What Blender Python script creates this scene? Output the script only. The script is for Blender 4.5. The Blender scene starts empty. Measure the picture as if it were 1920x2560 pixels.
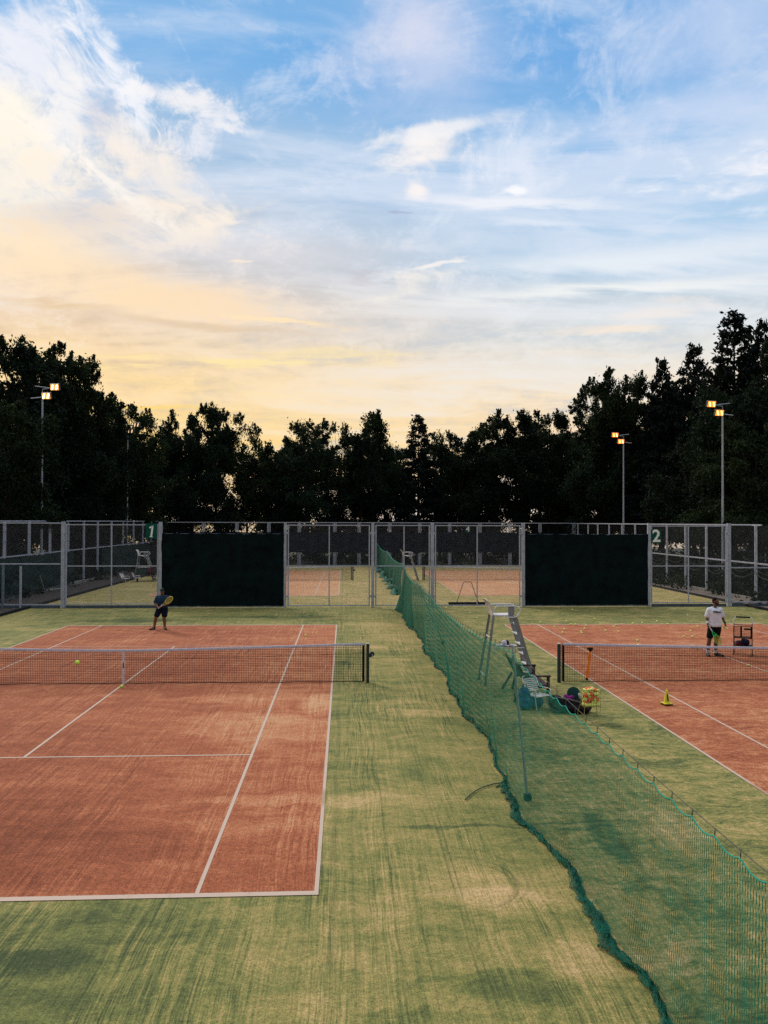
import bpy, bmesh, math, random
import numpy as np
from mathutils import Vector, Matrix, Euler
R = math.radians
PI = math.pi
sc = bpy.context.scene
C = sc.collection

# ------------------------------------------------------------------ camera
CF, CH, CYAW, CPIT, CROL = 1978.9, 4.285, 0.04994, 0.01196, 0.00268
_f = Vector((math.sin(CYAW)*math.cos(CPIT), math.cos(CYAW)*math.cos(CPIT), math.sin(CPIT)))
_r0 = Vector((math.cos(CYAW), -math.sin(CYAW), 0)); _u0 = _r0.cross(_f)
_r = _r0*math.cos(CROL) + _u0*math.sin(CROL)
_u = -_r0*math.sin(CROL) + _u0*math.cos(CROL)
cam = bpy.data.objects.new('camera', bpy.data.cameras.new('camera')); C.objects.link(cam)
M3 = Matrix((_r, _u, -_f)).transposed()
cam.matrix_world = Matrix.Translation((0, 0, CH)) @ M3.to_4x4()
cam.data.sensor_fit = 'VERTICAL'; cam.data.sensor_height = 25.6
cam.data.lens = 25.6*CF/2560
cam.data.clip_start = 0.05; cam.data.clip_end = 6000
sc.camera = cam
def ray(px, py):
    return _f + _r*((px-960)/CF) + _u*((1280-py)/CF)
def G(px, py, z=0.0):                 # photo pixel -> point on a level plane
    d = ray(px, py); t = (z-CH)/d.z
    return Vector((0, 0, CH)) + d*t
def D(px, py, Y):                     # photo pixel -> point on the upright plane at depth Y
    d = ray(px, py); return Vector((0, 0, CH)) + d*(Y/d.y)

# ------------------------------------------------------------------ materials
def srgb(r, g, b):
    f = lambda c: (c/255/12.92) if c/255 <= .04045 else ((c/255+.055)/1.055)**2.4
    return (f(r), f(g), f(b))
class NT:
    def __init__(s, tree): s.t = tree; s.n = tree.nodes; s.l = tree.links
    def node(s, typ, **k):
        n = s.n.new(typ)
        for a, v in k.items(): setattr(n, a, v)
        return n
    def put(s, sock, v):
        if isinstance(v, bpy.types.NodeSocket): s.l.new(v, sock)
        elif v is not None:
            if sock.type == 'RGBA' and not isinstance(v, (int, float)) and len(v) == 3: v = (*v, 1)
            if sock.type == 'VECTOR' and isinstance(v, (int, float)): v = (v, v, v)
            sock.default_value = v
    def m(s, op, a, b=None, c=None, clamp=False):
        n = s.node('ShaderNodeMath', operation=op, use_clamp=clamp)
        s.put(n.inputs[0], a)
        if b is not None: s.put(n.inputs[1], b)
        if c is not None: s.put(n.inputs[2], c)
        return n.outputs[0]
    def mix(s, f, a, b, blend='MIX'):
        n = s.node('ShaderNodeMix', data_type='RGBA', blend_type=blend)
        s.put(n.inputs[0], f); s.put(n.inputs[6], a); s.put(n.inputs[7], b)
        return n.outputs[2]
    def sm(s, x, a, b, lo=0.0, hi=1.0):       # smoothstep map
        n = s.node('ShaderNodeMapRange', interpolation_type='SMOOTHSTEP')
        s.put(n.inputs[0], x); s.put(n.inputs[1], a); s.put(n.inputs[2], b)
        s.put(n.inputs[3], lo); s.put(n.inputs[4], hi)
        return n.outputs[0]
    def noise(s, vec, scale=1, detail=4, rough=.55, dist=0, lac=2.0):
        n = s.node('ShaderNodeTexNoise'); s.put(n.inputs['Vector'], vec)
        n.inputs['Scale'].default_value = scale; n.inputs['Detail'].default_value = detail
        n.inputs['Roughness'].default_value = rough; n.inputs['Distortion'].default_value = dist
        n.inputs['Lacunarity'].default_value = lac
        return n.outputs[0]
    def mapping(s, vec, scale=(1, 1, 1), loc=(0, 0, 0), rot=(0, 0, 0)):
        n = s.node('ShaderNodeMapping'); s.put(n.inputs[0], vec)
        n.inputs[1].default_value = loc; n.inputs[2].default_value = rot; n.inputs[3].default_value = scale
        return n.outputs[0]
    def sep(s, vec):
        n = s.node('ShaderNodeSeparateXYZ'); s.put(n.inputs[0], vec); return n.outputs
    def comb(s, x, y, z):
        n = s.node('ShaderNodeCombineXYZ'); s.put(n.inputs[0], x); s.put(n.inputs[1], y); s.put(n.inputs[2], z); return n.outputs[0]
def newmat(name):
    m = bpy.data.materials.new(name); m.use_nodes = True
    nt = NT(m.node_tree); b = m.node_tree.nodes['Principled BSDF']
    return m, nt, b
MATS = {}
def mat(name, col, rough=.6, metal=0.0, var=.12, scale=6.0, bump=0.0, spec=None):
    """plain painted / cloth / metal surface with noise in colour and gloss"""
    if name in MATS: return MATS[name]
    m, nt, b = newmat(name)
    tc = nt.node('ShaderNodeTexCoord').outputs['Object']
    n1 = nt.noise(tc, scale, 5, .6)
    n2 = nt.noise(tc, scale*7, 3, .6)
    k = nt.m('ADD', nt.m('MULTIPLY', n1, .7), nt.m('MULTIPLY', n2, .3))
    f = nt.sm(k, .3, .7)
    lo = tuple(c*(1-var) for c in col); hi = tuple(min(1, c*(1+var)) for c in col)
    nt.put(b.inputs['Base Color'], nt.mix(f, lo, hi))
    nt.put(b.inputs['Roughness'], nt.sm(n1, .3, .7, max(.05, rough-.08), min(1, rough+.08)))
    b.inputs['Metallic'].default_value = metal
    if spec is None and rough >= .6: spec = .12
    if spec is not None: b.inputs['Specular IOR Level'].default_value = spec
    if bump:
        bp = nt.node('ShaderNodeBump'); bp.inputs['Strength'].default_value = bump; bp.inputs['Distance'].default_value = .01
        nt.put(bp.inputs['Height'], n2); nt.put(b.inputs['Normal'], bp.outputs[0])
    MATS[name] = m; return m
def glow(name, col, strength):
    m, nt, b = newmat(name)
    b.inputs['Base Color'].default_value = (*col, 1)
    b.inputs['Emission Color'].default_value = (*col, 1); b.inputs['Emission Strength'].default_value = strength
    return m
def netmat(name, col, su, sv, wu, wv, diamond=0.0, rough=.7, wy=None):
    """openwork: threads every su x sv metres (UV in metres), wu/wv thread widths; the gaps are open"""
    m, nt, b = newmat(name)
    uv = nt.node('ShaderNodeTexCoord').outputs['UV']
    o = nt.sep(uv); u, v = o[0], o[1]
    if diamond:
        z = nt.m('MULTIPLY', nt.m('PINGPONG', v, sv/2), diamond*su/sv*2)
        a1 = nt.m('ADD', u, z); a2 = nt.m('SUBTRACT', u, z)
        fa = lambda q: nt.m('ABSOLUTE', nt.m('SUBTRACT', nt.m('FRACT', nt.m('DIVIDE', q, su)), .5))
        th = wu/su/2
        if wy:
            py_ = nt.sep(nt.node('ShaderNodeNewGeometry').outputs['Position'])[1]
            th = nt.sm(py_, wy[0], wy[1], th, th*wy[2])
        m1 = nt.m('LESS_THAN', fa(a1), th); m2 = nt.m('LESS_THAN', fa(a2), th)
        mask = nt.m('MAXIMUM', m1, m2)
    else:
        fa = lambda q, s_: nt.m('ABSOLUTE', nt.m('SUBTRACT', nt.m('FRACT', nt.m('DIVIDE', q, s_)), .5))
        m1 = nt.m('LESS_THAN', fa(u, su), wu/su/2); m2 = nt.m('LESS_THAN', fa(v, sv), wv/sv/2)
        mask = nt.m('MAXIMUM', m1, m2)
    b.inputs['Specular IOR Level'].default_value = .15
    n = nt.noise(nt.node('ShaderNodeTexCoord').outputs['Object'], 3, 4)
    nt.put(b.inputs['Base Color'], nt.mix(nt.sm(n, .3, .7), tuple(c*.75 for c in col), tuple(c*1.25 for c in col)))
    b.inputs['Roughness'].default_value = rough
    nt.put(b.inputs['Alpha'], mask)
    return m
galv = mat('galvanised_steel', (.33, .36, .44), .5, .15, .2, 4)
galv2 = mat('galvanised_steel_weathered', (.36, .38, .45), .6, .1, .3, 9)
steel_blue = mat('painted_blue_grey_steel', (.13, .17, .23), .55, 0, .25, 5)
post_green = mat('dark_green_paint', (.006, .022, .022), .45, 0, .2, 8)
white_tape = mat('white_net_tape', (.46, .45, .53), .85, 0, .14, 9)
black_cord = mat('black_cord', (.008, .008, .009), .8)
ball_m = mat('tennis_ball_felt', (.62, .80, .12), .95, 0, .1, 40)
ball_o = mat('orange_ball_felt', (.75, .16, .05), .95, 0, .1, 40)
rope_m = mat('turquoise_rope', (.012, .28, .21), .7)
skin_m = mat('skin_tanned', (.22, .095, .055), .6, 0, .12, 14)
skin_d = mat('skin_brown', (.105, .045, .028), .55, 0, .12, 14)

# ------------------------------------------------------------------ mesh helpers
class MB:
    def __init__(s): s.v = []; s.f = []; s.uv = None; s.smooth = set()
    def add(s, vs, fs, smooth=False):
        o = len(s.v); s.v += [tuple(v) for v in vs]
        for f in fs:
            if smooth: s.smooth.add(len(s.f))
            s.f.append(tuple(i+o for i in f))
    def box(s, c, d, rot=None, bev=0.0):
        hx, hy, hz = d[0]/2, d[1]/2, d[2]/2
        if bev <= 0:
            vs = [Vector((x, y, z)) for x in (-hx, hx) for y in (-hy, hy) for z in (-hz, hz)]
            fs = [(0, 1, 3, 2), (4, 6, 7, 5), (0, 4, 5, 1), (2, 3, 7, 6), (0, 2, 6, 4), (1, 5, 7, 3)]
        else:
            bm = bmesh.new(); bmesh.ops.create_cube(bm, size=1)
            for v in bm.verts: v.co = Vector((v.co.x*2*hx, v.co.y*2*hy, v.co.z*2*hz))
            bmesh.ops.bevel(bm, geom=bm.edges[:], offset=min(bev, .45*min(d)), segments=2, affect='EDGES', profile=.6)
            bm.verts.index_update(); vs = [v.co.copy() for v in bm.verts]; fs = [[v.index for v in f.verts] for f in bm.faces]; bm.free()
        if rot is not None:
            m = rot if isinstance(rot, Matrix) else Euler(rot).to_matrix()
            vs = [m @ v for v in vs]
        c = Vector(c); s.add([v+c for v in vs], fs)
    def beam(s, p, q, w, h):             # rectangular bar from p to q
        p, q = Vector(p), Vector(q); d = q-p; L = d.length
        s.box((p+q)/2, (w, h, L), d.to_track_quat('Z', 'Y').to_matrix())
    def tube(s, pts, r, n=8, caps=True, closed=False):
        pts = [Vector(p) for p in pts]; k = len(pts)
        rs = r if isinstance(r, (list, tuple)) else [r]*k
        o = []; prev = None
        for i, p in enumerate(pts):
            a = pts[(i-1) % k] if (closed or i > 0) else p; b = pts[(i+1) % k] if (closed or i < k-1) else p
            t = (b-a).normalized() if (b-a).length > 1e-9 else Vector((0, 0, 1))
            if prev is None:
                x = t.orthogonal().normalized()
            else:
                x = prev - t*prev.dot(t); x = x.normalized() if x.length > 1e-6 else t.orthogonal().normalized()
            prev = x; y = t.cross(x)
            o += [p + x*rs[i]*math.cos(2*PI*j/n) + y*rs[i]*math.sin(2*PI*j/n) for j in range(n)]
        fs = []
        for i in range(k if closed else k-1):
            a, b = i*n, ((i+1) % k)*n
            for j in range(n): fs.append((a+j, a+(j+1) % n, b+(j+1) % n, b+j))
        s.add(o, fs, True)
        if caps and not closed:
            s.add(o[:n], [tuple(range(n-1, -1, -1))]); s.add(o[-n:], [tuple(range(n))])
    def sphere(s, c, r, sub=2, scale=(1, 1, 1), rot=None):
        bm = bmesh.new(); bmesh.ops.create_icosphere(bm, subdivisions=sub, radius=1)
        bm.verts.index_update(); c = Vector(c)
        vs = []
        for v in bm.verts:
            p = Vector((v.co.x*r*scale[0], v.co.y*r*scale[1], v.co.z*r*scale[2]))
            if rot is not None: p = rot @ p
            vs.append(p+c)
        s.add(vs, [[v.index for v in f.verts] for f in bm.faces], True); bm.free()
    def lathe(s, prof, c=(0, 0, 0), n=24):
        c = Vector(c); o = []
        for (r, z) in prof: o += [c+Vector((r*math.cos(2*PI*j/n), r*math.sin(2*PI*j/n), z)) for j in range(n)]
        fs = []
        for i in range(len(prof)-1):
            for j in range(n): fs.append((i*n+j, i*n+(j+1) % n, (i+1)*n+(j+1) % n, (i+1)*n+j))
        s.add(o, fs, True)
        s.add(o[-n:], [tuple(range(n))]); s.add(o[:n], [tuple(range(n-1, -1, -1))])
    def mesh(s, name):
        me = bpy.data.meshes.new(name); me.from_pydata(s.v, [], s.f)
        if s.smooth:
            me.polygons.foreach_set('use_smooth', [i in s.smooth for i in range(len(s.f))])
        return me
    def build(s, name, m, parent=None, loc=None):
        me = s.mesh(name); me.materials.append(m)
        o = bpy.data.objects.new(name, me); C.objects.link(o)
        if parent is not None: o.parent = parent
        if loc is not None: o.location = loc
        return o
def sheet(name, m, P, nu, nv, uvf=None, parent=None, smooth=True):
    """P(i,j)->point for a (nu+1)x(nv+1) grid, uvf(i,j)->uv in metres"""
    vs = [tuple(P(i, j)) for i in range(nu+1) for j in range(nv+1)]
    fs = [(i*(nv+1)+j, (i+1)*(nv+1)+j, (i+1)*(nv+1)+j+1, i*(nv+1)+j+1) for i in range(nu) for j in range(nv)]
    me = bpy.data.meshes.new(name); me.from_pydata(vs, [], fs)
    if uvf:
        uv = me.uv_layers.new(name='UVMap')
        co = [uvf(i, j) for i in range(nu+1) for j in range(nv+1)]
        arr = np.array(co, dtype=np.float32)
        idx = np.array([k for f in fs for k in f])
        uv.data.foreach_set('uv', arr[idx].ravel())
    if smooth: me.polygons.foreach_set('use_smooth', [True]*len(fs))
    me.materials.append(m)
    o = bpy.data.objects.new(name, me); C.objects.link(o)
    if parent is not None: o.parent = parent
    return o
def tag(o, label=None, cat=None, group=None, kind=None):
    if label: o['label'] = label
    if cat: o['category'] = cat
    if group: o['group'] = group
    if kind: o['kind'] = kind
    return o
def thing(name, label, cat, loc=(0, 0, 0), rz=0.0, group=None):
    o = bpy.data.objects.new(name, None); C.objects.link(o); o.empty_display_size = .2
    o.location = loc; o.rotation_euler = (0, 0, rz)
    return tag(o, label, cat, group)
def copy_tree(o, loc=None, rz=None, label=None, group=None, parent=None):
    c = o.copy(); C.objects.link(c)
    if parent is not None: c.parent = parent
    for ch in list(o.children): copy_tree(ch, parent=c)
    if loc is not None: c.location = loc
    if rz is not None: c.rotation_euler[2] = rz
    if label: c['label'] = label
    if group: c['group'] = group
    return c
def textmesh(name, s, size, depth, m, parent, matrix, bold=0.0):
    cu = bpy.data.curves.new(name, 'FONT'); cu.body = s; cu.size = size; cu.extrude = depth; cu.offset = bold
    cu.align_x = 'CENTER'; cu.align_y = 'CENTER'
    t = bpy.data.objects.new('tmp', cu); C.objects.link(t)
    dg = bpy.context.evaluated_depsgraph_get()
    me = bpy.data.meshes.new_from_object(t.evaluated_get(dg))
    bpy.data.objects.remove(t); me.name = name
    me.transform(matrix); me.materials.clear(); me.materials.append(m)
    o = bpy.data.objects.new(name, me); C.objects.link(o)
    if parent is not None: o.parent = parent
    return o
def organic(name, prims, m, parent=None, voxel=.008, smooth=3):
    """one continuous closed skin over tapered limbs / ellipsoids (voxel-merged)"""
    b = MB()
    for p in prims:
        if p[0] == 'c':
            _, a, ra, c, rc = p; a, c = Vector(a), Vector(c)
            n = 6; pts = [a.lerp(c, i/n) for i in range(n+1)]; rs = [ra+(rc-ra)*i/n for i in range(n+1)]
            b.tube(pts, rs, 12); b.sphere(a, ra, 2); b.sphere(c, rc, 2)
        else:
            _, c, sca, rot = p
            b.sphere(c, 1, 3, sca, Euler(rot).to_matrix() if rot else None)
    me = b.mesh('tmp'); o = bpy.data.objects.new('tmp', me); C.objects.link(o)
    md = o.modifiers.new('r', 'REMESH'); md.mode = 'VOXEL'; md.voxel_size = voxel; md.use_smooth_shade = True
    md2 = o.modifiers.new('s', 'SMOOTH'); md2.iterations = smooth; md2.factor = .5
    dg = bpy.context.evaluated_depsgraph_get()
    me2 = bpy.data.meshes.new_from_object(o.evaluated_get(dg)); bpy.data.objects.remove(o)
    me2.name = name; me2.materials.clear(); me2.materials.append(m)
    me2.polygons.foreach_set('use_smooth', [True]*len(me2.polygons))
    q = bpy.data.objects.new(name, me2); C.objects.link(q)
    if parent is not None: q.parent = parent
    return q

# ------------------------------------------------------------------ layout (metres; courts run along +Y)
LX, RX = -0.284, 6.649                 # facing doubles sidelines of the left and right courts
W, L = 10.97, 23.77
NY1, NY2 = 21.0, 57.5                  # net lines of the near and far pair
FY = 39.5                              # partition fence
FARY = 77.5                            # far fence
SLX, SRX = -18.0, 22.4                 # side fences
KL, KR = -15.3, 20.5                   # turf edges

# ------------------------------------------------------------------ turf and courts
def turf(name, kind):
    m, nt, b = newmat(name)
    P = nt.node('ShaderNodeNewGeometry').outputs['Position']
    x, y, _z = nt.sep(P)
    right = nt.sm(x, 2.3, 3.4)
    warp = nt.noise(P, .35, 3, .5)
    xw = nt.m('ADD', x, nt.m('MULTIPLY', nt.m('SUBTRACT', warp, .5), .30))
    yw = nt.m('ADD', y, nt.m('MULTIPLY', nt.m('SUBTRACT', nt.noise(P, .9, 3), .5), .8))
    big = nt.noise(nt.comb(nt.m('MULTIPLY', xw, .32), nt.m('MULTIPLY', yw, .55), 3.1), 1, 7, .72, .7)
    mid = nt.noise(nt.comb(nt.m('MULTIPLY', xw, .9), nt.m('MULTIPLY', yw, 2.4), 7.7), 1.15, 7, .76, .5)
    # drag-brush lines running along the courts
    st1 = nt.noise(nt.comb(nt.m('MULTIPLY', xw, 44), nt.m('MULTIPLY', y, .7), 1), 1, 3, .8)
    st2 = nt.noise(nt.comb(nt.m('MULTIPLY', xw, 13), nt.m('MULTIPLY', y, .4), 5), 1, 4, .75)
    band = nt.sm(nt.noise(nt.comb(nt.m('MULTIPLY', xw, 1.3), nt.m('MULTIPLY', y, .12), 9), 1, 2), .38, .62)
    # short scuffs lying across (right-hand side, played on)
    scuff = nt.noise(nt.comb(nt.m('MULTIPLY', x, 2.2), nt.m('MULTIPLY', yw, 5.0), 2), 1, 6, .8, .25)
    scuff2 = nt.noise(nt.comb(nt.m('MULTIPLY', x, 6), nt.m('MULTIPLY', yw, 14), 12), 1, 4, .85, .2)
    grain = nt.noise(P, 17, 2, .8)
    grain2 = nt.noise(P, 48, 2, .9)
    grain3 = nt.noise(P, 120, 1, .9)
    st = nt.m('ADD', nt.m('MULTIPLY', nt.m('SUBTRACT', st1, .5), 1.1), nt.m('MULTIPLY', nt.m('SUBTRACT', st2, .5), .9))
    st = nt.m('MULTIPLY', st, nt.m('ADD', .30, nt.m('MULTIPLY', band, .75)))
    st = nt.m('MULTIPLY', st, nt.m('SUBTRACT', 1.0, nt.m('MULTIPLY', right, .85)))
    sf = nt.m('ADD', nt.m('MULTIPLY', nt.m('SUBTRACT', scuff, .5), 1.0), nt.m('MULTIPLY', nt.m('SUBTRACT', scuff2, .5), .9))
    sf = nt.m('MULTIPLY', sf, nt.m('ADD', .35, nt.m('MULTIPLY', right, 1.7)))
    g = nt.m('ADD', nt.m('ADD', nt.m('MULTIPLY', nt.m('SUBTRACT', grain, .5), .8), nt.m('MULTIPLY', nt.m('SUBTRACT', grain2, .5), 1.3)), nt.m('MULTIPLY', nt.m('SUBTRACT', grain3, .5), 1.3))
    s = nt.m('ADD', nt.m('MULTIPLY', nt.m('SUBTRACT', big, .5), 1.15), nt.m('MULTIPLY', nt.m('SUBTRACT', mid, .5), 1.5))
    s = nt.m('ADD', s, nt.m('ADD', nt.m('MULTIPLY', st, 1.8), sf))
    if kind == 'green':
        # sand lies thicker down the middle strip; the run-back stays greener
        strip = nt.m('MULTIPLY', nt.sm(x, -1.2, .6), nt.sm(x, 5.5, 2.2))
        s = nt.m('ADD', s, nt.m('ADD', .02, nt.m('MULTIPLY', strip, .05)))
        s = nt.m('ADD', s, nt.m('MULTIPLY', nt.sm(y, 44, 38.5), -.05))
        s = nt.m('ADD', s, nt.sm(y, 39, 42, 0, .22))
        s = nt.m('ADD', s, nt.m('MULTIPLY', nt.m('MULTIPLY', nt.sm(x, 0, -3), nt.sm(y, 9.6, 8.4)), -.26))
        def patch(cx, cy, rx, ry, k):
            nonlocal s
            dx = nt.m('DIVIDE', nt.m('SUBTRACT', xw, cx), rx); dy = nt.m('DIVIDE', nt.m('SUBTRACT', yw, cy), ry)
            d = nt.m('ADD', nt.m('MULTIPLY', dx, dx), nt.m('MULTIPLY', dy, dy))
            s = nt.m('ADD', s, nt.m('MULTIPLY', nt.sm(d, 1.0, .1), k*.75))
        for a in [(-3.0, 7.9, .9, .35, -.35), (.2, 12.2, 1.3, .4, .4), (1.6, 7.2, .7, .4, -.45), (3.6, 10.5, .25, 1.6, -.6),
                  (1.9, 17.6, .9, .5, .5), (1.6, 9.3, .8, .7, .25), (3.4, 16, .8, 1.6, -.35), (.6, 19.3, 1.0, .5, -.4),
                  (5.6, 13.8, .7, .5, -.45), (4.6, 11, .6, 1.2, .4), (3.5, 6.6, .8, .8, -.3), (3.9, 8.6, .5, .9, -.2), (3.9, 14.6, .9, .5, -.3), (1.6, 11.1, 1.2, .10, -.5), (3.3, 11.2, 1.2, .08, -.6), (2.6, 30, 2, 4, .35), (.2, 27, 1.6, .6, .5), (-.2, 24, .9, .5, -.3), (1.7, 24.5, .8, .4, .4), (1.8, 8.9, .6, .5, .5), (2.3, 7.7, .35, .6, .55), (-9, 34.5, 3, .8, -.5), (-4, 35.7, 5, .6, -.25), (1, 33, 1.5, 1.0, .4)]:
            patch(*a)
        t = nt.sm(s, -.75, .95)
        r_ = nt.node('ShaderNodeValToRGB'); nt.put(r_.inputs[0], t)
        cr = r_.color_ramp; cr.elements[0].position = 0; cr.elements[0].color = (*GREEN0, 1)
        cr.elements[1].position = 1; cr.elements[1].color = (*SAND1, 1)
        e = cr.elements.new(.30); e.color = (*GREEN1, 1)
        e = cr.elements.new(.62); e.color = (*SAND0, 1)
        col = r_.outputs[0]
        # wheel and brush tracks
        tr = None
        for (tx, wd, k, bend) in [(1.29, .011, .55, 1), (1.36, .009, .5, 1), (.57, .008, .5, 0), (.12, .010, .35, 0), (-.12, .03, .3, 0), (1.02, .006, .3, 1), (.33, .006, .3, 0), (.85, .006, .25, 0), (5.1, .010, .4, 0), (5.75, .010, .35, 0)]:
            q = nt.m('ADD', x, nt.m('MULTIPLY', nt.m('SUBTRACT', warp, .5), .12))
            if bend:
                bb = nt.m('MAXIMUM', nt.m('SUBTRACT', y, 16.5), 0); q = nt.m('ADD', q, nt.m('MULTIPLY', nt.m('MULTIPLY', bb, bb), .04))
            dd = nt.m('ABSOLUTE', nt.m('SUBTRACT', q, tx))
            mk = nt.m('MULTIPLY', nt.sm(dd, wd*2.2, wd*.4), k)
            tr = mk if tr is None else nt.m('MAXIMUM', tr, mk)
        for (cx, cy, rr, a) in [(1.35, 9.4, .72, .45), (1.42, 9.35, .60, .35), (1.3, 9.5, .9, .3), (3.0, 10.6, 1.3, .35)]:
            dx = nt.m('SUBTRACT', x, cx); dy = nt.m('SUBTRACT', y, cy)
            rad = nt.m('SQRT', nt.m('ADD', nt.m('MULTIPLY', dx, dx), nt.m('MULTIPLY', dy, dy)))
            mk = nt.m('MULTIPLY', nt.sm(nt.m('ABSOLUTE', nt.m('SUBTRACT', rad, rr)), .03, .006), a)
            mk = nt.m('MULTIPLY', mk, nt.sm(dx, -.1, .25)); tr = nt.m('MAXIMUM', tr, mk)
        tr = nt.m('MULTIPLY', tr, nt.sm(nt.noise(P, 1.2, 4), .35, .6, .25, 1))
        col = nt.mix(tr, col, GREEN0)
    else:
        for (cx, cy, rx, ry, k) in [(-.9, 12.3, 1.5, .35, .4), (-1.5, 16.5, 3, 1.4, .25), (-2.8, 19.2, 2.0, .5, .25), (-6, 10.5, 5, 1.5, -.25), (9.5, 13, 2, 3, .15), (-.6, 18.6, .5, 1.2, .4)]:
            dx = nt.m('DIVIDE', nt.m('SUBTRACT', xw, cx), rx); dy = nt.m('DIVIDE', nt.m('SUBTRACT', yw, cy), ry)
            d = nt.m('ADD', nt.m('MULTIPLY', dx, dx), nt.m('MULTIPLY', dy, dy))
            s = nt.m('ADD', s, nt.m('MULTIPLY', nt.sm(d, 1.0, .1), k))
        s = nt.m('ADD', s, nt.sm(y, 40, 46, 0, .55))
        s = nt.m('ADD', s, nt.m('MULTIPLY', right, .16))
        s = nt.m('ADD', s, nt.m('MULTIPLY', nt.m('MULTIPLY', nt.sm(x, -1, -6), nt.sm(y, 19, 10)), -.30))
        s = nt.m('ADD', s, nt.m('MULTIPLY', nt.m('MULTIPLY', nt.sm(x, -5, -1), nt.sm(x, 3, 2)), nt.sm(y, 10, 15, 0, .22)))
        t = nt.sm(s, -1.0, 1.25)
        r_ = nt.node('ShaderNodeValToRGB'); nt.put(r_.inputs[0], t)
        cr = r_.color_ramp; cr.elements[0].position = 0; cr.elements[0].color = (*RED0, 1)
        cr.elements[1].position = 1; cr.elements[1].color = (*RSAND, 1)
        e = cr.elements.new(.42); e.color = (*RED1, 1)
        e = cr.elements.new(.66); e.color = (*RED2, 1)
        col = r_.outputs[0]
    gg = nt.m('MAXIMUM', nt.m('ADD', 1.0, nt.m('MULTIPLY', g, 1.45)), .25)
    col = nt.mix(1.0, col, nt.comb(gg, gg, gg), 'MULTIPLY')
    nt.put(b.inputs['Base Color'], col)
    b.inputs['Roughness'].default_value = .95
    b.inputs['Specular IOR Level'].default_value = .15
    bp = nt.node('ShaderNodeBump'); bp.inputs['Strength'].default_value = .55; bp.inputs['Distance'].default_value = .012
    nt.put(bp.inputs['Height'], nt.m('ADD', nt.m('ADD', nt.m('MULTIPLY', st1, .8), grain), nt.m('MULTIPLY', sf, .6)))
    nt.put(b.inputs['Normal'], bp.outputs[0])
    return m
GREEN0 = (.046, .068, .031); GREEN1 = (.160, .172, .056); SAND0 = (.300, .245, .092); SAND1 = (.50, .350, .180)
RED0 = (.148, .042, .021); RED1 = (.310, .098, .048); RED2 = (.42, .170, .085); RSAND = (.53, .33, .185)
turf_m = turf('sanded_green_turf', 'green')
red_m = turf('sanded_red_turf', 'red')
def flat(name, x0, x1, y0, y1, z, m, kind='structure'):
    b = MB(); b.add([(x0, y0, z), (x1, y0, z), (x1, y1, z), (x0, y1, z)], [(0, 1, 2, 3)])
    o = b.build(name, m); tag(o, kind=kind); return o
soil, nt, b_ = newmat('dark_woodland_soil')
n = nt.noise(nt.node('ShaderNodeNewGeometry').outputs['Position'], .8, 6, .7)
nt.put(b_.inputs['Base Color'], nt.mix(nt.sm(n, .35, .65), (.012, .020, .010), (.03, .04, .018))); b_.inputs['Roughness'].default_value = 1
def ring_sheet(name, m):
    b = MB()
    b.add([(-900, -60, -.03), (900, -60, -.03), (900, 128, -.03), (-900, 128, -.03)], [(0, 1, 2, 3)])
    o = b.build(name, m); tag(o, kind='structure')
ring_sheet('ground', soil)
wat, nt, b_ = newmat('added_water_mirror')
b_.inputs['Base Color'].default_value = (.02, .03, .035, 1); b_.inputs['Roughness'].default_value = .12
bp = nt.node('ShaderNodeBump'); bp.inputs['Strength'].default_value = .25; bp.inputs['Distance'].default_value = .1
nt.put(bp.inputs['Height'], nt.noise(nt.node('ShaderNodeNewGeometry').outputs['Position'], .3, 3)); nt.put(b_.inputs['Normal'], bp.outputs[0])
b = MB(); b.add([(-5000, 128, -.5), (5000, 128, -.5), (5000, 5200, -.5), (-5000, 5200, -.5), (-900, 128, -.03), (900, 128, -.03)], [(0, 1, 2, 3), (0, 4, 5, 1)])
tag(b.build('added_water', wat), kind='structure')  # reflective sheet added beyond the trees so bright sky shows low between trunks
flat('turf_ground', KL, KR, -8, 76.5, 0.0, turf_m)
path_m = mat('brown_earth_path', (.055, .047, .042), .95, 0, .45, 2.5, .4)
path_r = mat('grey_brown_earth_path', (.15, .125, .11), .95, 0, .45, 2.5, .4)
b = MB(); b.box(((SLX+KL-.10)/2-.05, 34, -.0), (KL-.10-SLX-.05, 86, .04)); tag(b.build('path', path_m), kind='structure')
b = MB(); b.box(((SRX+KR+.10)/2+.02, 34, -.0), (SRX-KR-.10-.06, 86, .04)); tag(b.build('path', path_r), kind='structure')
kerb_m = mat('dark_kerb', (.02, .022, .024), .9, 0, .3)
conc = mat('pale_concrete_kerb', (.22, .21, .19), .9, 0, .35, 1.2)
for (x, m, w_, h_) in [(KL-.05, kerb_m, .1, .13), (KR+.05, kerb_m, .1, .12)]:
    b = MB()
    for k in range(84):
        b.box((x+random.uniform(-.004, .004), -7.5+k, h_/2-.02), (w_, .985, h_+.04), (0, 0, random.uniform(-.004, .004)))
    tag(b.build('kerb', m), kind='structure')
for (x, w_, h_) in [(SLX, .16, .2), (SRX, .16, .16)]:
    b = MB()
    for k in range(42):
        if (k*7) % 11 == 3: continue
        b.box((x, -7+2*k, h_/2-.02), (w_, 1.96, h_+.04+.03*math.sin(k*2.3)))
    tag(b.build('kerb', conc), kind='structure')

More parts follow.
